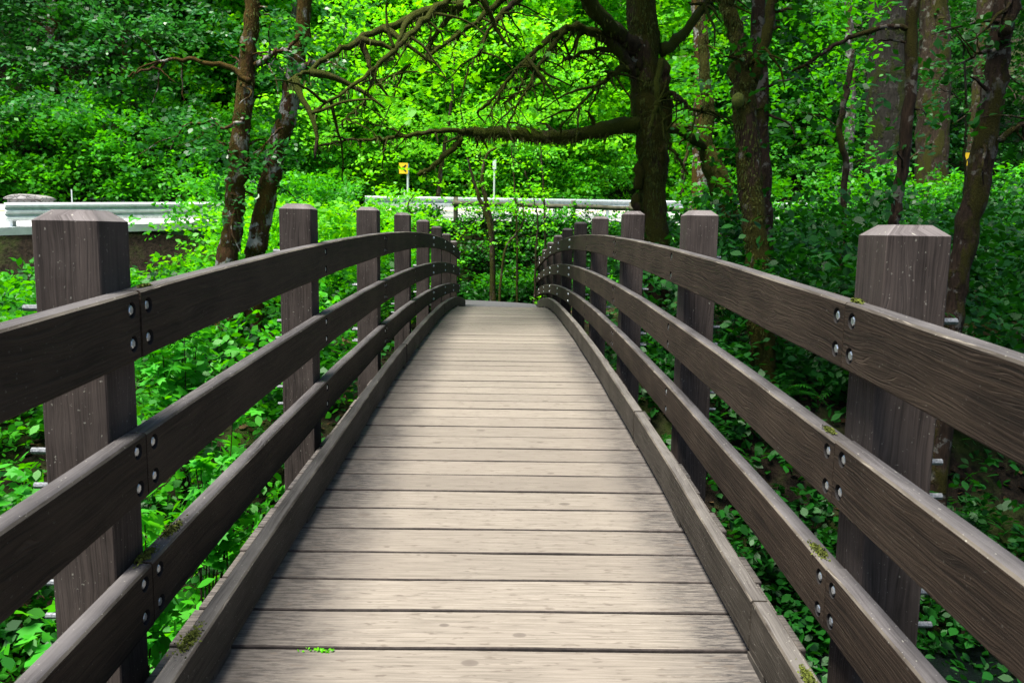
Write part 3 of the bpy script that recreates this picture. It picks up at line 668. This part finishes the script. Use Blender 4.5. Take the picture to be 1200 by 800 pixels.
# T5 and its pale neighbour
YR = 10.5
b5 = [(pxpath([(872,112),(885,85),(897,45),(904,0),(910,-40)], YR), .085, .06)]
shade_c5 = clumps(85, in_box(.8, 8, 2.5, 13, 6.8, 9.5), 1.3, 9, .4)  # canopy added above the view to shade the right bank and trunks
tree('maple_tree', 'forked dark trunk with a moss knob, behind the second right railing post', pxpath([(896,450),(890,330),(884,250),(877,170),(870,105),(864,50),(852,0),(845,-50)], YR),
     [.20,.17,.155,.15,.15,.14,.10,.09,.08], M['bark_moss'], M['lf_dark'], b5, 6, shade_c5, .15, 14, 'oval', 0, (.3,.55), .5, .02, extra=24, wob=.1)
kn = MB(); kc = at(864,118,YR-.12); kn.tube([kc+Vector((0,0,-.10)), kc+Vector((0,-.02,-.05)), kc+Vector((0,-.03,0)), kc+Vector((0,-.02,.05)), kc+Vector((0,0,.09))], [.02,.075,.085,.07,.02], 10, True, .08)
kn.build('moss_knob', M['mossclump'], [o for o in bpy.data.objects if o.get('label','').startswith('forked dark')][0].children[0], True)
tree('alder_tree', 'slimmer pale-barked trunk standing just behind the forked trunk', pxpath([(903,440),(899,330),(896,250),(893,150),(890,60),(888,-40)], YR+1.2), [.14,.12,.115,.11,.10,.09], M['bark_right'], M['lf_dark'], (), 5, (), .1, 12, extra=10)
# T4
b4 = [(pxpath([(826,172,17.5),(810,160,17),(795,152,16.5),(780,150,16)], 17), .12, .10)]
tree('maple_tree', 'bent mossy trunk between the big maple and the forked trunk', pxpath([(868,340),(858,270),(846,225),(834,190),(826,168),(830,130),(826,90),(822,30),(820,-40)], 17.5),
     [.26,.23,.22,.25,.22,.15,.13,.11,.09,.08], M['bark_moss'], M['lf_mid'], b4, 8, (), .13, 14, 'oval', 60, extra=30)
# T7, T8
tree('maple_sapling', 'thin dark trunk crossing in front of the huge grey fir', pxpath([(1047,300),(1050,245),(1060,180),(1066,100),(1069,30),(1073,-50)], 12), [.09,.075,.08,.085,.085,.08], M['bark_right'], M['lf_dark'],
     [(pxpath([(1066,33),(1035,32),(1000,43),(975,56),(955,68),(935,80),(918,86)], 12), .045, .02)], 4, (), .1, 12, fringe=60, extra=14)
b8 = [(pxpath([(1172,165),(1190,150),(1215,140)], 9), .04, .03), (pxpath([(1165,60),(1150,62),(1135,70)], 9), .03, .01), (pxpath([(1178,40),(1186,10),(1192,-40)], 9), .08, .07)]
shade_c8 = clumps(75, in_box(6, 13, 4, 14, 7, 10), 1.3, 9, .4)  # second unseen canopy, added to block sun over the right forest
tree('alder_tree', 'leaning lichen-spotted trunk at the far right, behind the nearest right post', pxpath([(1112,400),(1122,340),(1134,270),(1148,200),(1160,130),(1170,60),(1178,0),(1188,-70)], 9.2),
     [.15,.125,.12,.125,.13,.125,.12,.11,.10], M['bark_right'], M['lf_dark'], b8, 6, shade_c8, .15, 14, extra=16, rad=(.3,.55))
# T6: huge fir, T9 snag, far trunks
tree('fir_tree', 'huge straight grey-barked fir trunk right of the centre', pxpath([(1039,215),(1041,120),(1043,0),(1046,-200)], 25), [.72,.62,.60,.55], M['bark_fir'], M['lf_dark'], (), 0, clumps(16, in_box(7,17,23,29,11,18), 1.4, 6, .3), .2, 14, extra=0, n=22, wob=.03)
tree('dead_snag', 'pale grey broken snag left of the huge fir', pxpath([(996,150),(997,110),(995,60),(994,0)], 24), [.15,.14,.13,.10], M['bark_pale'], M['lf_dark'], (), 3, extra=0)
for lab, pts, Y, r, bk in (
  ('dark trunk rising right of the huge fir into the shade', [(1092,190),(1094,90),(1096,-20)], 30, .55, 'bark_dark'),
  ('thin leaning stem just left of the huge fir', [(991,215),(985,150),(993,100),(1003,60)], 16, .06, 'bark_dark'),
  ('stout brown trunk behind the guardrail at the far left', [(56,240),(59,180),(62,120),(64,40),(66,-30)], 34, .30, 'bark_brown'),
  ('brown stem left of the twin alders, far across the road', [(188,215),(187,150),(186,100),(184,-20)], 36, .20, 'bark_brown'),
  ('pale slender trunk just left of the twin alders, across the road', [(233,205),(235,150),(233,95),(232,-20)], 36, .17, 'bark_pale'),
  ('slim white birch trunk rising behind the second left post', [(334,235),(337,190),(340,150),(340,90),(345,-20)], 34, .14, 'bark_pale'),
  ('broad dark trunk in the forest at the far left edge', [(97,215),(98,120),(96,20),(95,-40)], 42, .42, 'bark_dark'),
  ('brown trunk between stout trunk and twin alders, by the stone cap', [(148,235),(147,190),(149,120),(150,-30)], 38, .24, 'bark_brown'),
  ('grey trunk behind the hanging maple twigs in the centre', [(570,160),(571,90),(569,30),(568,-20)], 46, .32, 'bark_fir'),
  ('brown trunk showing behind the top of the big maple', [(823,110),(821,50),(818,-30)], 24, .22, 'bark_brown'),
  ('far grey trunk behind the maple limbs above the left railing', [(427,150),(430,60),(431,-20)], 48, .30, 'bark_fir'),
  ('dark trunk at the top right corner', [(1150,120),(1155,50),(1158,-30)], 34, .40, 'bark_dark')):
    P = pxpath(pts, Y); ins = thing('forest_tree', lab, 'tree'); mb = MB(); c = add_trunk(mb, ground_extend(P, .5), [r*1.15]+[r]*(len(P)-1)+[r*.8], 12, .02, .05)
    tr = mb.build('trunk', M[bk], ins, True); mb = MB(); tp = twigs(mb, c, r*.4, 10, 1.4, 0, .3); mb.build('twigs', M[bk], tr, True)['kind'] = 'stuff'
    top = P[-1]; cen = [tuple(v) for v in near_tips(tp, 16, .5, .3)]+[(top.x+random.gauss(0,1.5), top.y+random.gauss(0,1.5), top.z+random.uniform(0,4)) for _ in range(40)]
    crown(ins, cen, M['lf_mid'] if 300 < pts[0][0] < 900 else (M['lf_cool'] if pts[0][0] < 300 else M['lf_dark']), .2, 14, (.4,.8))
# saplings beyond the end of the bridge
for lab, pts, Y, r in (
  ('crooked dark sapling right of the seventh left post', [(577,300),(573,262),(562,232),(553,205),(548,185)], 23.2, .07),
  ('dark sapling with two leaders, at the end of the path', [(577,290),(574,255),(568,228),(565,205),(572,180),(590,170)], 23.8, .075),
  ('thin upright sapling left of the fence post', [(606,300),(605,250),(603,220),(600,180),(596,150)], 23.5, .03),
  ('straight thin sapling in front of the fence', [(639,290),(638,250),(637,220),(634,180),(633,150)], 23.6, .035),
  ('slanting sapling leaning over ferns at the bridge end', [(590,300),(604,275),(613,262),(612,240)], 22.8, .035),
  ('fine sapling beside the slanting one', [(628,300),(630,262),(626,235),(615,200)], 23.2, .028),
  ('thin twin-stemmed sapling behind the fourth left post', [(487,290),(483,255),(478,240),(487,225)], 21.5, .03)):
    P = pxpath(pts, Y)
    tree('sapling', lab, P, [r*1.2, r, r*.9, r*.6, r*.4], M['bark_dark'], M['lf_lime'], (), 12, (), .14, 10, 'oval', 0, (.2,.4), .8, .01, 7, 24, .06, .4)
tree('maple_tree', 'young lime-leaved maple with layered boughs beyond the fence, above the deck end', pxpath([(512,262),(515,215),(522,170),(530,110),(533,60)], 28), [.09,.08,.07,.05,.03], M['bark_dark'], M['lf_lime'], (), 8,
     clumps(46, lambda n: np.stack([rs.uniform(-7,4,n), rs.uniform(27,32,n), rs.uniform(4.6,9.5,n)], -1), 1.1, 9, .3), .17, 15, 'oval', extra=12, rad=(.4,.8), Ltw=1)
tree('maple_tree', 'slim vine maple spreading layered leaves right of the big maple', pxpath([(812,330),(806,270),(800,220),(806,170),(815,120)], 19), [.06,.05,.045,.04,.02], M['bark_dark'], M['lf_mid'], (), 8,
     clumps(26, lambda n: np.stack([rs.uniform(3.8,7.6,n), rs.uniform(16,22,n), rs.uniform(2.0,6.0,n)], -1), .9, 8, .3), .14, 15, 'oval', extra=12, rad=(.4,.75), Ltw=.8)
# small shrub tree at right (pale leaves on grey stem)
tree('sapling', 'slender young tree with pale leaves left of the far-right leaning trunk', pxpath([(1130,250),(1131,190),(1132,130),(1130,70),(1128,50)], 15), [.03,.025,.022,.018,.012], M['bark_fir'], M['lf_cool'],
     [(pxpath([(1132,100),(1145,92),(1160,84)], 15), .012, .006), (pxpath([(1132,120),(1115,110),(1100,105)], 15), .012, .006)], 12, (), .11, 12, 'oval', extra=34, rad=(.15,.3), Ltw=.5, tipspread=.15)
# ------------------------------------------------------------------ undergrowth
offb = lambda x, y: (abs(x) > 1.75) | (y > 20.8) | (y < -2)
def under(name, label, x0, x1, y0, y1, h0, h1, nb, mat, sz, per=14, perb=8, rb=.7, keep=None, tpl='quad', rad=(.2,.45)):
    kf = (lambda x, y: offb(x, y) & keep(x, y)) if keep else offb
    cc = clumps(nb, over_ground(x0, x1, y0, y1, h0, h1, kf), rb, perb, .5)
    P, N = spray_points(cc, rs.uniform(rad[0], rad[1], len(cc)), per); q = (P[:, 2] > H(P[:, 0], P[:, 1])+.02) & ((abs(P[:, 0]) > 1.42) | (P[:, 1] > 20.2))
    q &= ~((P[:, 1] > fy(P[:, 0])-.1) & (P[:, 1] < Gy(P[:, 0])+10.5) & (P[:, 2] < roadz(P[:, 0], P[:, 1])+6))
    return prop(leaf_obj(name, P[q], N[q], sz, mat, tpl), label, 'undergrowth', kind='stuff')
under('bank_undergrowth', 'bright mid green undergrowth filling the left bank below the railing', -14, -1.7, 6, 22, .1, 1.4, 280, M['lf_mid'], .12, 16, 7, .6, lambda x, y: (y < Gy(x)-.6) & ~((x < -5.6) & (y > 13.5)), 'oval')
under('bank_undergrowth', 'low bushes against the foot of the retaining wall', -14, -5.5, 13, 22, .05, .75, 110, M['lf_mid'], .12, 16, 7, .5, lambda x, y: y < Gy(x)-.9, 'oval')
under('bank_undergrowth', 'deep green undergrowth in the shade of the left bank', -13, -1.7, 3, 22, .05, 1.0, 260, M['lf_dark'], .13, 14, 7, .6, lambda x, y: y < Gy(x)-.6, 'oval')
under('bank_undergrowth', 'bright undergrowth behind the middle left posts', -6.5, -1.8, 15, 25, .3, 2.3, 150, M['lf_lime'], .13, 14, 8, .7, lambda x, y: y < fy(x)-.4, 'oval')
under('forest_undergrowth', 'dark layered vine maple leaves filling the right side behind the railing', 2.2, 17, 9.5, 28, .1, 2.2, 620, M['lf_dark'], .125, 16, 8, .8, lambda x, y: (y < fy(x)-.3) & ~((x < 8.5) & (y > 18.5)), 'oval', (.3,.6))
under('forest_undergrowth', 'mid green sunlit thicket behind the forked trunk', 7, 20, 20, 34, .6, 3.0, 170, M['lf_mid'], .14, 16, 8, .8, lambda x, y: y < fy(x)-.3, 'oval', (.3,.6))
under('bank_undergrowth', 'leafy thicket on the bank in front of the left guardrail', -10.5, -4.2, 15.5, 24, .6, 3.2, 170, M['lf_mid'], .11, 14, 8, .7, lambda x, y: (y < Gy(x)-.9) & (y > Gy(x)-4.5) & (x > -6.9+rs.uniform(-.8,1.2,len(x))), 'oval')
under('bank_undergrowth', 'loose bright leaves over the bank past the end of the bridge', -5, 6, 24, 27.4, .1, .8, 190, M['lf_mid'], .11, 12, 6, .4, lambda x, y: (y > 24.3) & (y < fy(x)-.3), 'oval')
under('bank_undergrowth', 'dark low leafy cover on the bank past the end of the bridge', -5, 6, 23.4, 27.2, .0, .5, 400, M['lf_dark'], .10, 14, 7, .42, lambda x, y: (y > 24.1) & (y < fy(x)-.3), 'oval')
under('creek_bank_cover', 'leafy cover on the shaded creek bank below the right railing', 1.6, 11, -1, 12, .02, .45, 620, M['lf_dark'], .12, 14, 7, .6, None, 'oval')
under('creek_bank_cover', 'dense leaves and fern tips on the gully side close to the right railing', 1.5, 6, -.5, 9, .02, .5, 330, M['lf_dark'], .11, 14, 7, .5, None, 'oval')
under('creek_bank_cover', 'ivy-like cover on the ground below the left railing', -9, -1.5, 0, 12, .02, .4, 300, M['lf_mid'], .085, 14, 7, .5, None, 'oval')
n = 16000; x = rs.uniform(-9, 14, n); y = rs.uniform(0, 26, n); q = offb(x, y) & (y < fy(x)-.3); x, y = x[q], y[q]
P = np.stack([x, y, H(x, y)+rs.uniform(.005, .04, len(x))], -1); N = rs.normal(0, .35, P.shape); N[:, 2] += 1
prop(leaf_obj('leaf_litter', P, N, .085, M['litter'], 'oval', None, .5), 'dead brown leaves and bits of bark littering the ground under the ferns', 'leaf litter', kind='stuff')
# low litter / ground cover everywhere near
n = 26000; x = rs.uniform(-14, 18, n); y = rs.uniform(0, 26, n); q = offb(x, y) & (y < fy(x)-.3) & ~((y > 19) & (y < 23) & (x > -7) & (x < 1.3)); x, y = x[q], y[q]
P = np.stack([x, y, H(x, y)+rs.uniform(.01, .12, len(x))], -1); N = rs.normal(0, .4, P.shape); N[:, 2] += 1
prop(leaf_obj('ground_cover', P, N, .09, M['lf_dark'], 'oval'), 'small leaves carpeting the forest floor', 'ground cover', kind='stuff')
# broadleaf shrubs close to the left railing
shrubs = [(-1.75,2.35,-.10,'bright lobed-leaf shrub under the left railing, nearest the camera'), (-1.72,3.35,-.28,'lobed-leaf shrub pushing up beside the curb between the first two left posts'),
          (-2.5,3.2,.05,'leafy shrub behind the gap between upper left rails'), (-2.3,4.6,.15,'pale-leaved shrub below the top left rail before the second post'), (-3.2,2.4,.0,'shrub left of the nearest left post, lower edge'),
          (-3.3,4.6,.25,'shrub seen left of the nearest left post under the wall'), (-4.4,6.3,.55,'tall shrub rising behind the nearest left post'), (-2.4,6.4,.15,'shrub behind the second left post'), (-2.2,1.7,-.45,'shrub at the bottom left corner of the view'),
          (-3.4,8.6,.75,'shrub below the twin alders')]
for (sx, sy, top, lab) in shrubs:
    g = Hs(sx, sy); t = thing('shrub', lab, 'shrub', (sx, sy, g-.05), 'broadleaf shrubs beside the left railing'); mb = MB(); ends = []; hh = top-g
    for _ in range(11):
        a_ = random.uniform(0, 2*PI); R_ = random.uniform(.1, .42); e_ = Vector((math.cos(a_)*R_, math.sin(a_)*R_, hh*random.uniform(.62, 1.0)))
        if sx+e_.x > -1.45: e_.x = -1.45-sx-random.uniform(0, .15)
        c = curve([Vector((random.gauss(0,.04),random.gauss(0,.04),0)), e_*.5+Vector((random.gauss(0,.05),random.gauss(0,.05),hh*.12)), e_], 4, .008); mb.tube(c, [.009*(1-.6*i/(len(c)-1)) for i in range(len(c))], 5)
        ends += [c[-1], c[-3], c[-4]]
    mb.build('stem', M['bark_right'], t, True)
    cc = np.array([tuple(e_) for e_ in ends]); P, N = spray_points(cc, rs.uniform(.12, .24, len(cc)), 15, .25, .4, .4); q = (P[:, 0]+sx < -1.30); P = P[q]; N = N[q]
    leaf_obj('foliage', P, N, .105, M['lf_near'], 'maple', t, .4)
# sword ferns
def fern_mesh(seed, nf=16, L=.8):
    random.seed(seed); V = []; Fs = []
    for f in range(nf):
        a_ = 2*PI*f/nf+random.uniform(-.2,.2); el = random.uniform(.7, 1.25); l = L*random.uniform(.7, 1.1); d = Vector((math.cos(a_), math.sin(a_), 0)); s_ = Vector((-math.sin(a_), math.cos(a_), 0))
        n = 20; p = Vector((0,0,0)); pe = el
        for i in range(n):
            t_ = i/n; q = p+(d*math.cos(pe)+Vector((0,0,1))*math.sin(pe))*(l/n); pe -= .085+.02*random.random()
            w = .10*math.sin(PI*min(1, t_*1.15+.10))**.7*L/.8 if t_ < .97 else .01
            for sg in (-1, 1):
                b_ = len(V); tip = q+s_*sg*w*random.uniform(.85,1.1)+d*.03-Vector((0,0,.15*w)); h_ = (q-p)*.42
                V += [p, p+h_*2, tip+h_*.6, tip]; Fs.append((b_, b_+1, b_+2, b_+3))
            p = q
    return mesh_np('fern_frond', np.array([tuple(v) for v in V]), Fs, 4)
fm = [fern_mesh(i) for i in range(3)]
for f in fm: f.materials.append(M['fern'])
ferns = [(.50,24.6,1.7,'large sword fern at the right of the path end'), (1.9,24.6,1.7,'sword fern against the last right railing post'), (-.1,24.4,1.5,'sword fern in the middle of the bank past the deck'), (-.8,24.5,1.5,'small sword fern left of the path end'),
         (-1.7,24.6,1.2,'sword fern by the last left post'), (.3,25.4,1.3,'sword fern higher on the bank in front of the fence'), (-.6,25.3,1.2,'sword fern below the crooked saplings'), (1.5,25.4,1.2,'sword fern below the straight thin sapling'),
         (2.3,6.0,.95,'sword fern on the creek bank seen between the right rails'), (2.35,4.9,.8,'light green fern below the second rail on the right'), (3.4,8.6,1.,'fern behind the right railing by the forked trunk'), (4.6,10.4,1.2,'fern on the dirt bank at the right'),
         (3.0,11.6,1.1,'fern at the foot of the big maple'), (6.6,11.5,1.2,'fern in front of the fallen log'), (-3.4,11.5,1.1,'fern at the foot of the twin alders'), (-2.3,9.0,.9,'fern behind the third left post')]
for i, (x, y, s_, lab) in enumerate(ferns):
    z = Hs(x, y); o = link('sword_fern', fm[i % 3]); o.location = (x, y, z if y > 12 or y < 9 else z); o.rotation_euler = (0,0,i*1.3); o.scale = (s_,)*3; prop(o, lab, 'fern', 'sword ferns')
for k in range(14):
    x, y = [(1.9,3.6),(2.6,3.2),(3.3,5.2),(1.9,7.2),(2.7,7.6),(4.4,7.2),(5.2,9.0),(2.4,9.4),(3.6,10.2),(6.0,10.3),(4.9,5.6),(3.9,3.9),(2.0,10.9),(7.4,10.6)][k]
    o = link('sword_fern', fm[k % 3]); o.location = (x, y, Hs(x, y)); o.rotation_euler = (.1,0,k*2.1); o.scale = (.95+.1*(k%4),)*3; prop(o, 'dark sword fern among the shaded ferns on the creek bank right of the bridge', 'fern', 'ferns on the right creek bank')
# fallen log at right
t = MB(); c = limb(t, [Vector((5.6,11.6,-.05)), Vector((7.5,12.0,.12)), Vector((10.5,12.3,.22))], .26, .22, 12, 5, .05); prop(t.build('fallen_log', M['bark_dark'], None, True), 'dark brown fallen log at the far right behind the nearest right post', 'log')
# moss tufts on the bridge timbers
for (x, y, dz, r, lab) in ((-1.04,2.36,.400,.035,'third'), (-1.04,2.55,.400,.045,''), (-.875,2.25,.197,.05,''), (1.03,2.44,.402,.035,''), (.88,2.08,.197,.035,''), (1.03,2.42,.795,.02,''), (-1.03,2.40,1.206,.02,''), (1.035,2.3,1.206,.015,'')):
    n = 420; P = np.stack([rs.normal(0, r*.22, n), rs.normal(0, r*.8, n), rs.uniform(0, .010, n)], -1)+np.array([x, y, zd(y)+dz]); N = rs.normal(0, 1, P.shape)
    leaf_obj('moss_tuft', P, N, .010, M['mossclump'], 'quad', bridge)['kind'] = 'stuff'
P = np.stack([rs.normal(0, .028, 36), rs.normal(0, .005, 36), rs.uniform(0, .008, 36)], -1)+np.array([-.56, 2.527, zd(2.53)]); N = rs.normal(0, .5, P.shape); N[:, 2] += 1
prop(leaf_obj('seedling', P, N, .011, M['lf_lime'], 'oval'), 'tiny green seedlings growing in a gap between deck boards, lower left', 'plant')
P = np.stack([rs.normal(0, .12, 60), rs.normal(0, .1, 60), rs.uniform(.02, .25, 60)], -1)+np.array([.93, 19.3, -.18]); N = rs.normal(0, .5, P.shape); N[:, 2] += 1
prop(leaf_obj('weed', P, N, .06, M['lf_lime'], 'oval'), 'small bright weed at the right-hand end of the deck', 'plant')
# ------------------------------------------------------------------ road furniture
def Gp(x, off=0): return Vector((x, float(Gy(x))+off, 0))
def beam(root, pts, prof, mat):
    mb = MB(); V = []; Fs = []; k = len(prof)
    for i, p in enumerate(pts):
        t_ = (pts[min(i+1, len(pts)-1)]-pts[max(i-1, 0)]); t_.z = 0; t_.normalize(); nrm = Vector((t_.y, -t_.x, 0))   # towards the bridge
        V += [p+nrm*a_+Vector((0,0,b_)) for a_, b_ in prof]
    for i in range(len(pts)-1):
        for j in range(k-1): Fs.append((i*k+j, (i+1)*k+j, (i+1)*k+j+1, i*k+j+1))
    mb.add(V, Fs); o = mb.build('beam', mat, root); sm = o.modifiers.new('thickness', 'SOLIDIFY'); sm.thickness = .006; return o
thrie = [(0,0),(.03,.03),(.08,.06),(.08,.10),(.03,.13),(.0,.16),(.0,.18),(.03,.21),(.08,.24),(.08,.28),(.03,.31),(0,.34),(0,.36),(.03,.39),(.08,.42),(.08,.46),(.03,.49),(0,.52)]
wbeam = thrie[:11]+[(0,.33)]
def guardrail(label, x0, x1, off, prof, zb, step=1.9):
    g = thing('guardrail', label, 'guardrail', (0,0,0)); xs_ = np.linspace(x0, x1, max(3, int(abs(x1-x0)/.8))); pts = []
    for x in xs_: p = Gp(x, off); pts.append(Vector((p.x, p.y, roadz(p.x, p.y)+zb)))
    beam(g, pts, prof, M['steel']); L = 0; nxt = .08
    for i in range(len(pts)-1):
        seg = (pts[i+1]-pts[i]).length
        while L+seg >= nxt:
            p = pts[i].lerp(pts[i+1], (nxt-L)/seg); mb = MB(); b = roadz(p.x, p.y); top = p.z+prof[-1][1]-.02
            mb.box((p.x, p.y+.10, (b+top)/2), (.02, .14, top-b)); mb.box((p.x, p.y+.03, (b+top)/2), (.11, .012, top-b)); mb.box((p.x, p.y+.17, (b+top)/2), (.11, .012, top-b)); mb.box((p.x, p.y+.1, b+.012), (.3, .3, .02)); mb.build('post', M['steel'], g); nxt += step
        L += seg
    return g
guardrail('galvanised guardrail with three ridges, behind the nearest left post', -11.0, -4.6, .25, [(a_, b_*.78) for a_, b_ in thrie], .14)
guardrail('galvanised guardrail running behind the middle posts and saplings', -4.3, 14, .0, wbeam, .40, 2.4)
guardrail('short guardrail reaching in from the left edge across the road', -22, -14.7, 6.0, wbeam, .42)
# retaining wall under the near road edge
w = thing('retaining_wall', 'mossy dark concrete retaining wall under the road at the left', 'wall'); mb = MB(); mb2 = MB()
xs_ = np.linspace(-22, -4.2, 30)
for i in range(len(xs_)-1):
    a_, b_ = Gp(xs_[i], -.28), Gp(xs_[i+1], -.28); za, zb = roadz(a_.x, a_.y), roadz(b_.x, b_.y)
    mb.add([(a_.x,a_.y,-2.5),(b_.x,b_.y,-2.5),(b_.x,b_.y,zb-.14),(a_.x,a_.y,za-.14),(a_.x,a_.y+.3,-2.5),(b_.x,b_.y+.3,-2.5),(b_.x,b_.y+.3,zb-.14),(a_.x,a_.y+.3,za-.14)], [(0,1,2,3),(3,2,6,7)])
    mb2.add([(a_.x,a_.y-.1,za-.14),(b_.x,b_.y-.1,zb-.14),(b_.x,b_.y-.1,zb+.03),(a_.x,a_.y-.1,za+.03),(a_.x,a_.y+.35,za+.03),(b_.x,b_.y+.35,zb+.03)], [(0,1,2,3),(3,2,5,4)])
    if i in (10, 20): pass
mb.build('wall_face', M['concrete'], w); mb2.build('coping', M['cap'], w)
# stone piers across the road
def pier(label, px, py_top, Y, wid, h, capm):
    p = at(px, py_top, Y); t = thing('stone_pier', label, 'stone wall', (p.x, p.y, p.z-h)); mb = MB(); mb.box((0,0,h/2-.08), (wid,.7,h-.16), jit=.02); mb.build('body', M['stone'], t)
    mb = MB(); n = 8; V = []; 
    for i in range(n+1):
        xx = -wid/2-.06+(wid+.12)*i/n; zz = h-.16+.16*(1-abs(2*i/n-1)**3*.6); V += [(xx,-.42,h-.16),(xx,-.42,zz-.03),(xx,-.34,zz),(xx,.34,zz),(xx,.42,zz-.03),(xx,.42,h-.16)]
    Fs = [(i*6+j, i*6+(j+1)%6, (i+1)*6+(j+1)%6, (i+1)*6+j) for i in range(n) for j in range(6)]+[tuple(range(6)), tuple(n*6+j for j in range(5,-1,-1))]
    mb.add(V, Fs); mb.build('cap', M[capm], t)
pier('rubble stone pier with flat cap beside the short guardrail, far left', 35, 228, 26, 1.05, 1.3, 'stone')
pier('stone pier with pale rounded cap behind the near guardrail', 126, 232, 30, 1.45, .9, 'cap')
pier('low stone wall stub at the left edge under the short guardrail', 12, 247, 25, 1.4, .8, 'stone')
# log rail fence
fx = np.linspace(-1.5, 8.0, 6); f = thing('log_fence', 'mossy two-rail log fence beyond the bridge end, in front of the bright road', 'fence')
FP = [Vector((x, float(fy(x))-.35, Hs(x, float(fy(x))-.35))) for x in fx]
for p in FP: mb = MB(); mb.tube([p-Vector((0,0,.3)), p+Vector((0,0,.82))], .075, 8, True, .06); mb.build('post', M['logwood'], f, True)
for i in range(5):
    for zz in (.62,): mb = MB(); limb(mb, [FP[i]+Vector((-.1,-.1,zz)), (FP[i]+FP[i+1])/2+Vector((0,-.1,zz-.02)), FP[i+1]+Vector((.1,-.1,zz))], .085, .075, 8, 3, .06); mb.build('log_rail', M['logwood'], f, True)
# signs
def pole_sign(label, px, py0, py1, Y, board, bw, bh, boff=0, mark=None, r=.035, diamond=False):
    b = at(px, py1, Y); top = at(px, py0, Y); g = min(b.z, Hs(b.x, b.y)); t = thing('road_sign', label, 'sign', (b.x, b.y, g)); mb = MB(); mb.tube([(0,0,-.1),(0,0,top.z-g)], r, 8); mb.build('pole', M['steel'], t)
    if board:
        mb = MB(); z = top.z-g-bh/2+.02; rot = Matrix.Rotation(PI/4, 3, 'Y') if diamond else None; mb.box((boff,-r-.02,z), (bw,.02,bh), rot=rot); s_ = mb.build('sign_board', M[board], t)
        if mark: mb = MB(); mark(mb, boff, -r-.034, z, bw, bh); mb.build('sign_mark', M['black'], s_)
    return t
def arrow(mb, x, y, z, w, h):
    mb.box((x+w*.12,y,z+h*.16), (w*.16,.008,h*.42), rot=Matrix.Rotation(.75,3,'Y')); mb.box((x+w*.12,y,z-h*.14), (w*.16,.008,h*.42), rot=Matrix.Rotation(-.75,3,'Y'))
    mb.box((x-w*.14,y-.002,z+h*.02), (w*.16,.008,h*.3), rot=Matrix.Rotation(.75,3,'Y'))
pole_sign('yellow road sign with a black mark on a grey pole, above the third left post', 478, 192, 240, 26.0, 'yellow', .27, .33, -.13, arrow)
pole_sign('small yellow sign with black chevron on a pole at the right among the bushes', 1137, 180, 205, 30, 'yellow', .30, .46, -.12, arrow)
pole_sign('grey pole with a small box at its top, behind the sapling leaves', 579, 188, 226, 33, 'steel', .14, .36, 0)
pole_sign('short thin marker post behind the near guardrail', 85, 222, 245, 27, None, 0, 0, r=.02)
pole_sign('short marker post under the yellow road sign', 474, 222, 240, 27.5, None, 0, 0, r=.02)
# ------------------------------------------------------------------ light
SUN_EL, SUN_AZ = 70, -138     # azimuth from +Y towards +X
w = bpy.data.worlds.new('World'); sc.world = w; w.use_nodes = True; nt = w.node_tree; nt.nodes.clear()
sky = nt.nodes.new('ShaderNodeTexSky'); sky.sky_type = 'NISHITA'; sky.sun_disc = False; sky.sun_elevation = math.radians(SUN_EL); sky.sun_rotation = math.radians(SUN_AZ); sky.air_density = 1.0; sky.dust_density = 2.0
bg = nt.nodes.new('ShaderNodeBackground'); bg.inputs[1].default_value = .085; ow = nt.nodes.new('ShaderNodeOutputWorld'); nt.links.new(sky.outputs[0], bg.inputs[0]); nt.links.new(bg.outputs[0], ow.inputs[0])
sl = bpy.data.lights.new('sun', 'SUN'); so = bpy.data.objects.new('sun', sl); COL.objects.link(so); sl.energy = 5.0; sl.angle = math.radians(24); sl.color = (1, .95, .86)
ea = math.radians(SUN_EL); az = math.radians(SUN_AZ); d = Vector((math.sin(az)*math.cos(ea), math.cos(az)*math.cos(ea), math.sin(ea)))
so.rotation_euler = d.to_track_quat('Z', 'Y').to_euler()
v = sc.view_settings; v.view_transform = 'Standard'; v.look = 'None'; v.exposure = EXPOSURE; v.gamma = 1; v.use_curve_mapping = False
sc.cycles.max_bounces = 6; sc.cycles.diffuse_bounces = 3; sc.cycles.glossy_bounces = 2; sc.cycles.transmission_bounces = 4; sc.cycles.caustics_reflective = False; sc.cycles.caustics_refractive = False
sc.cycles.use_denoising = True
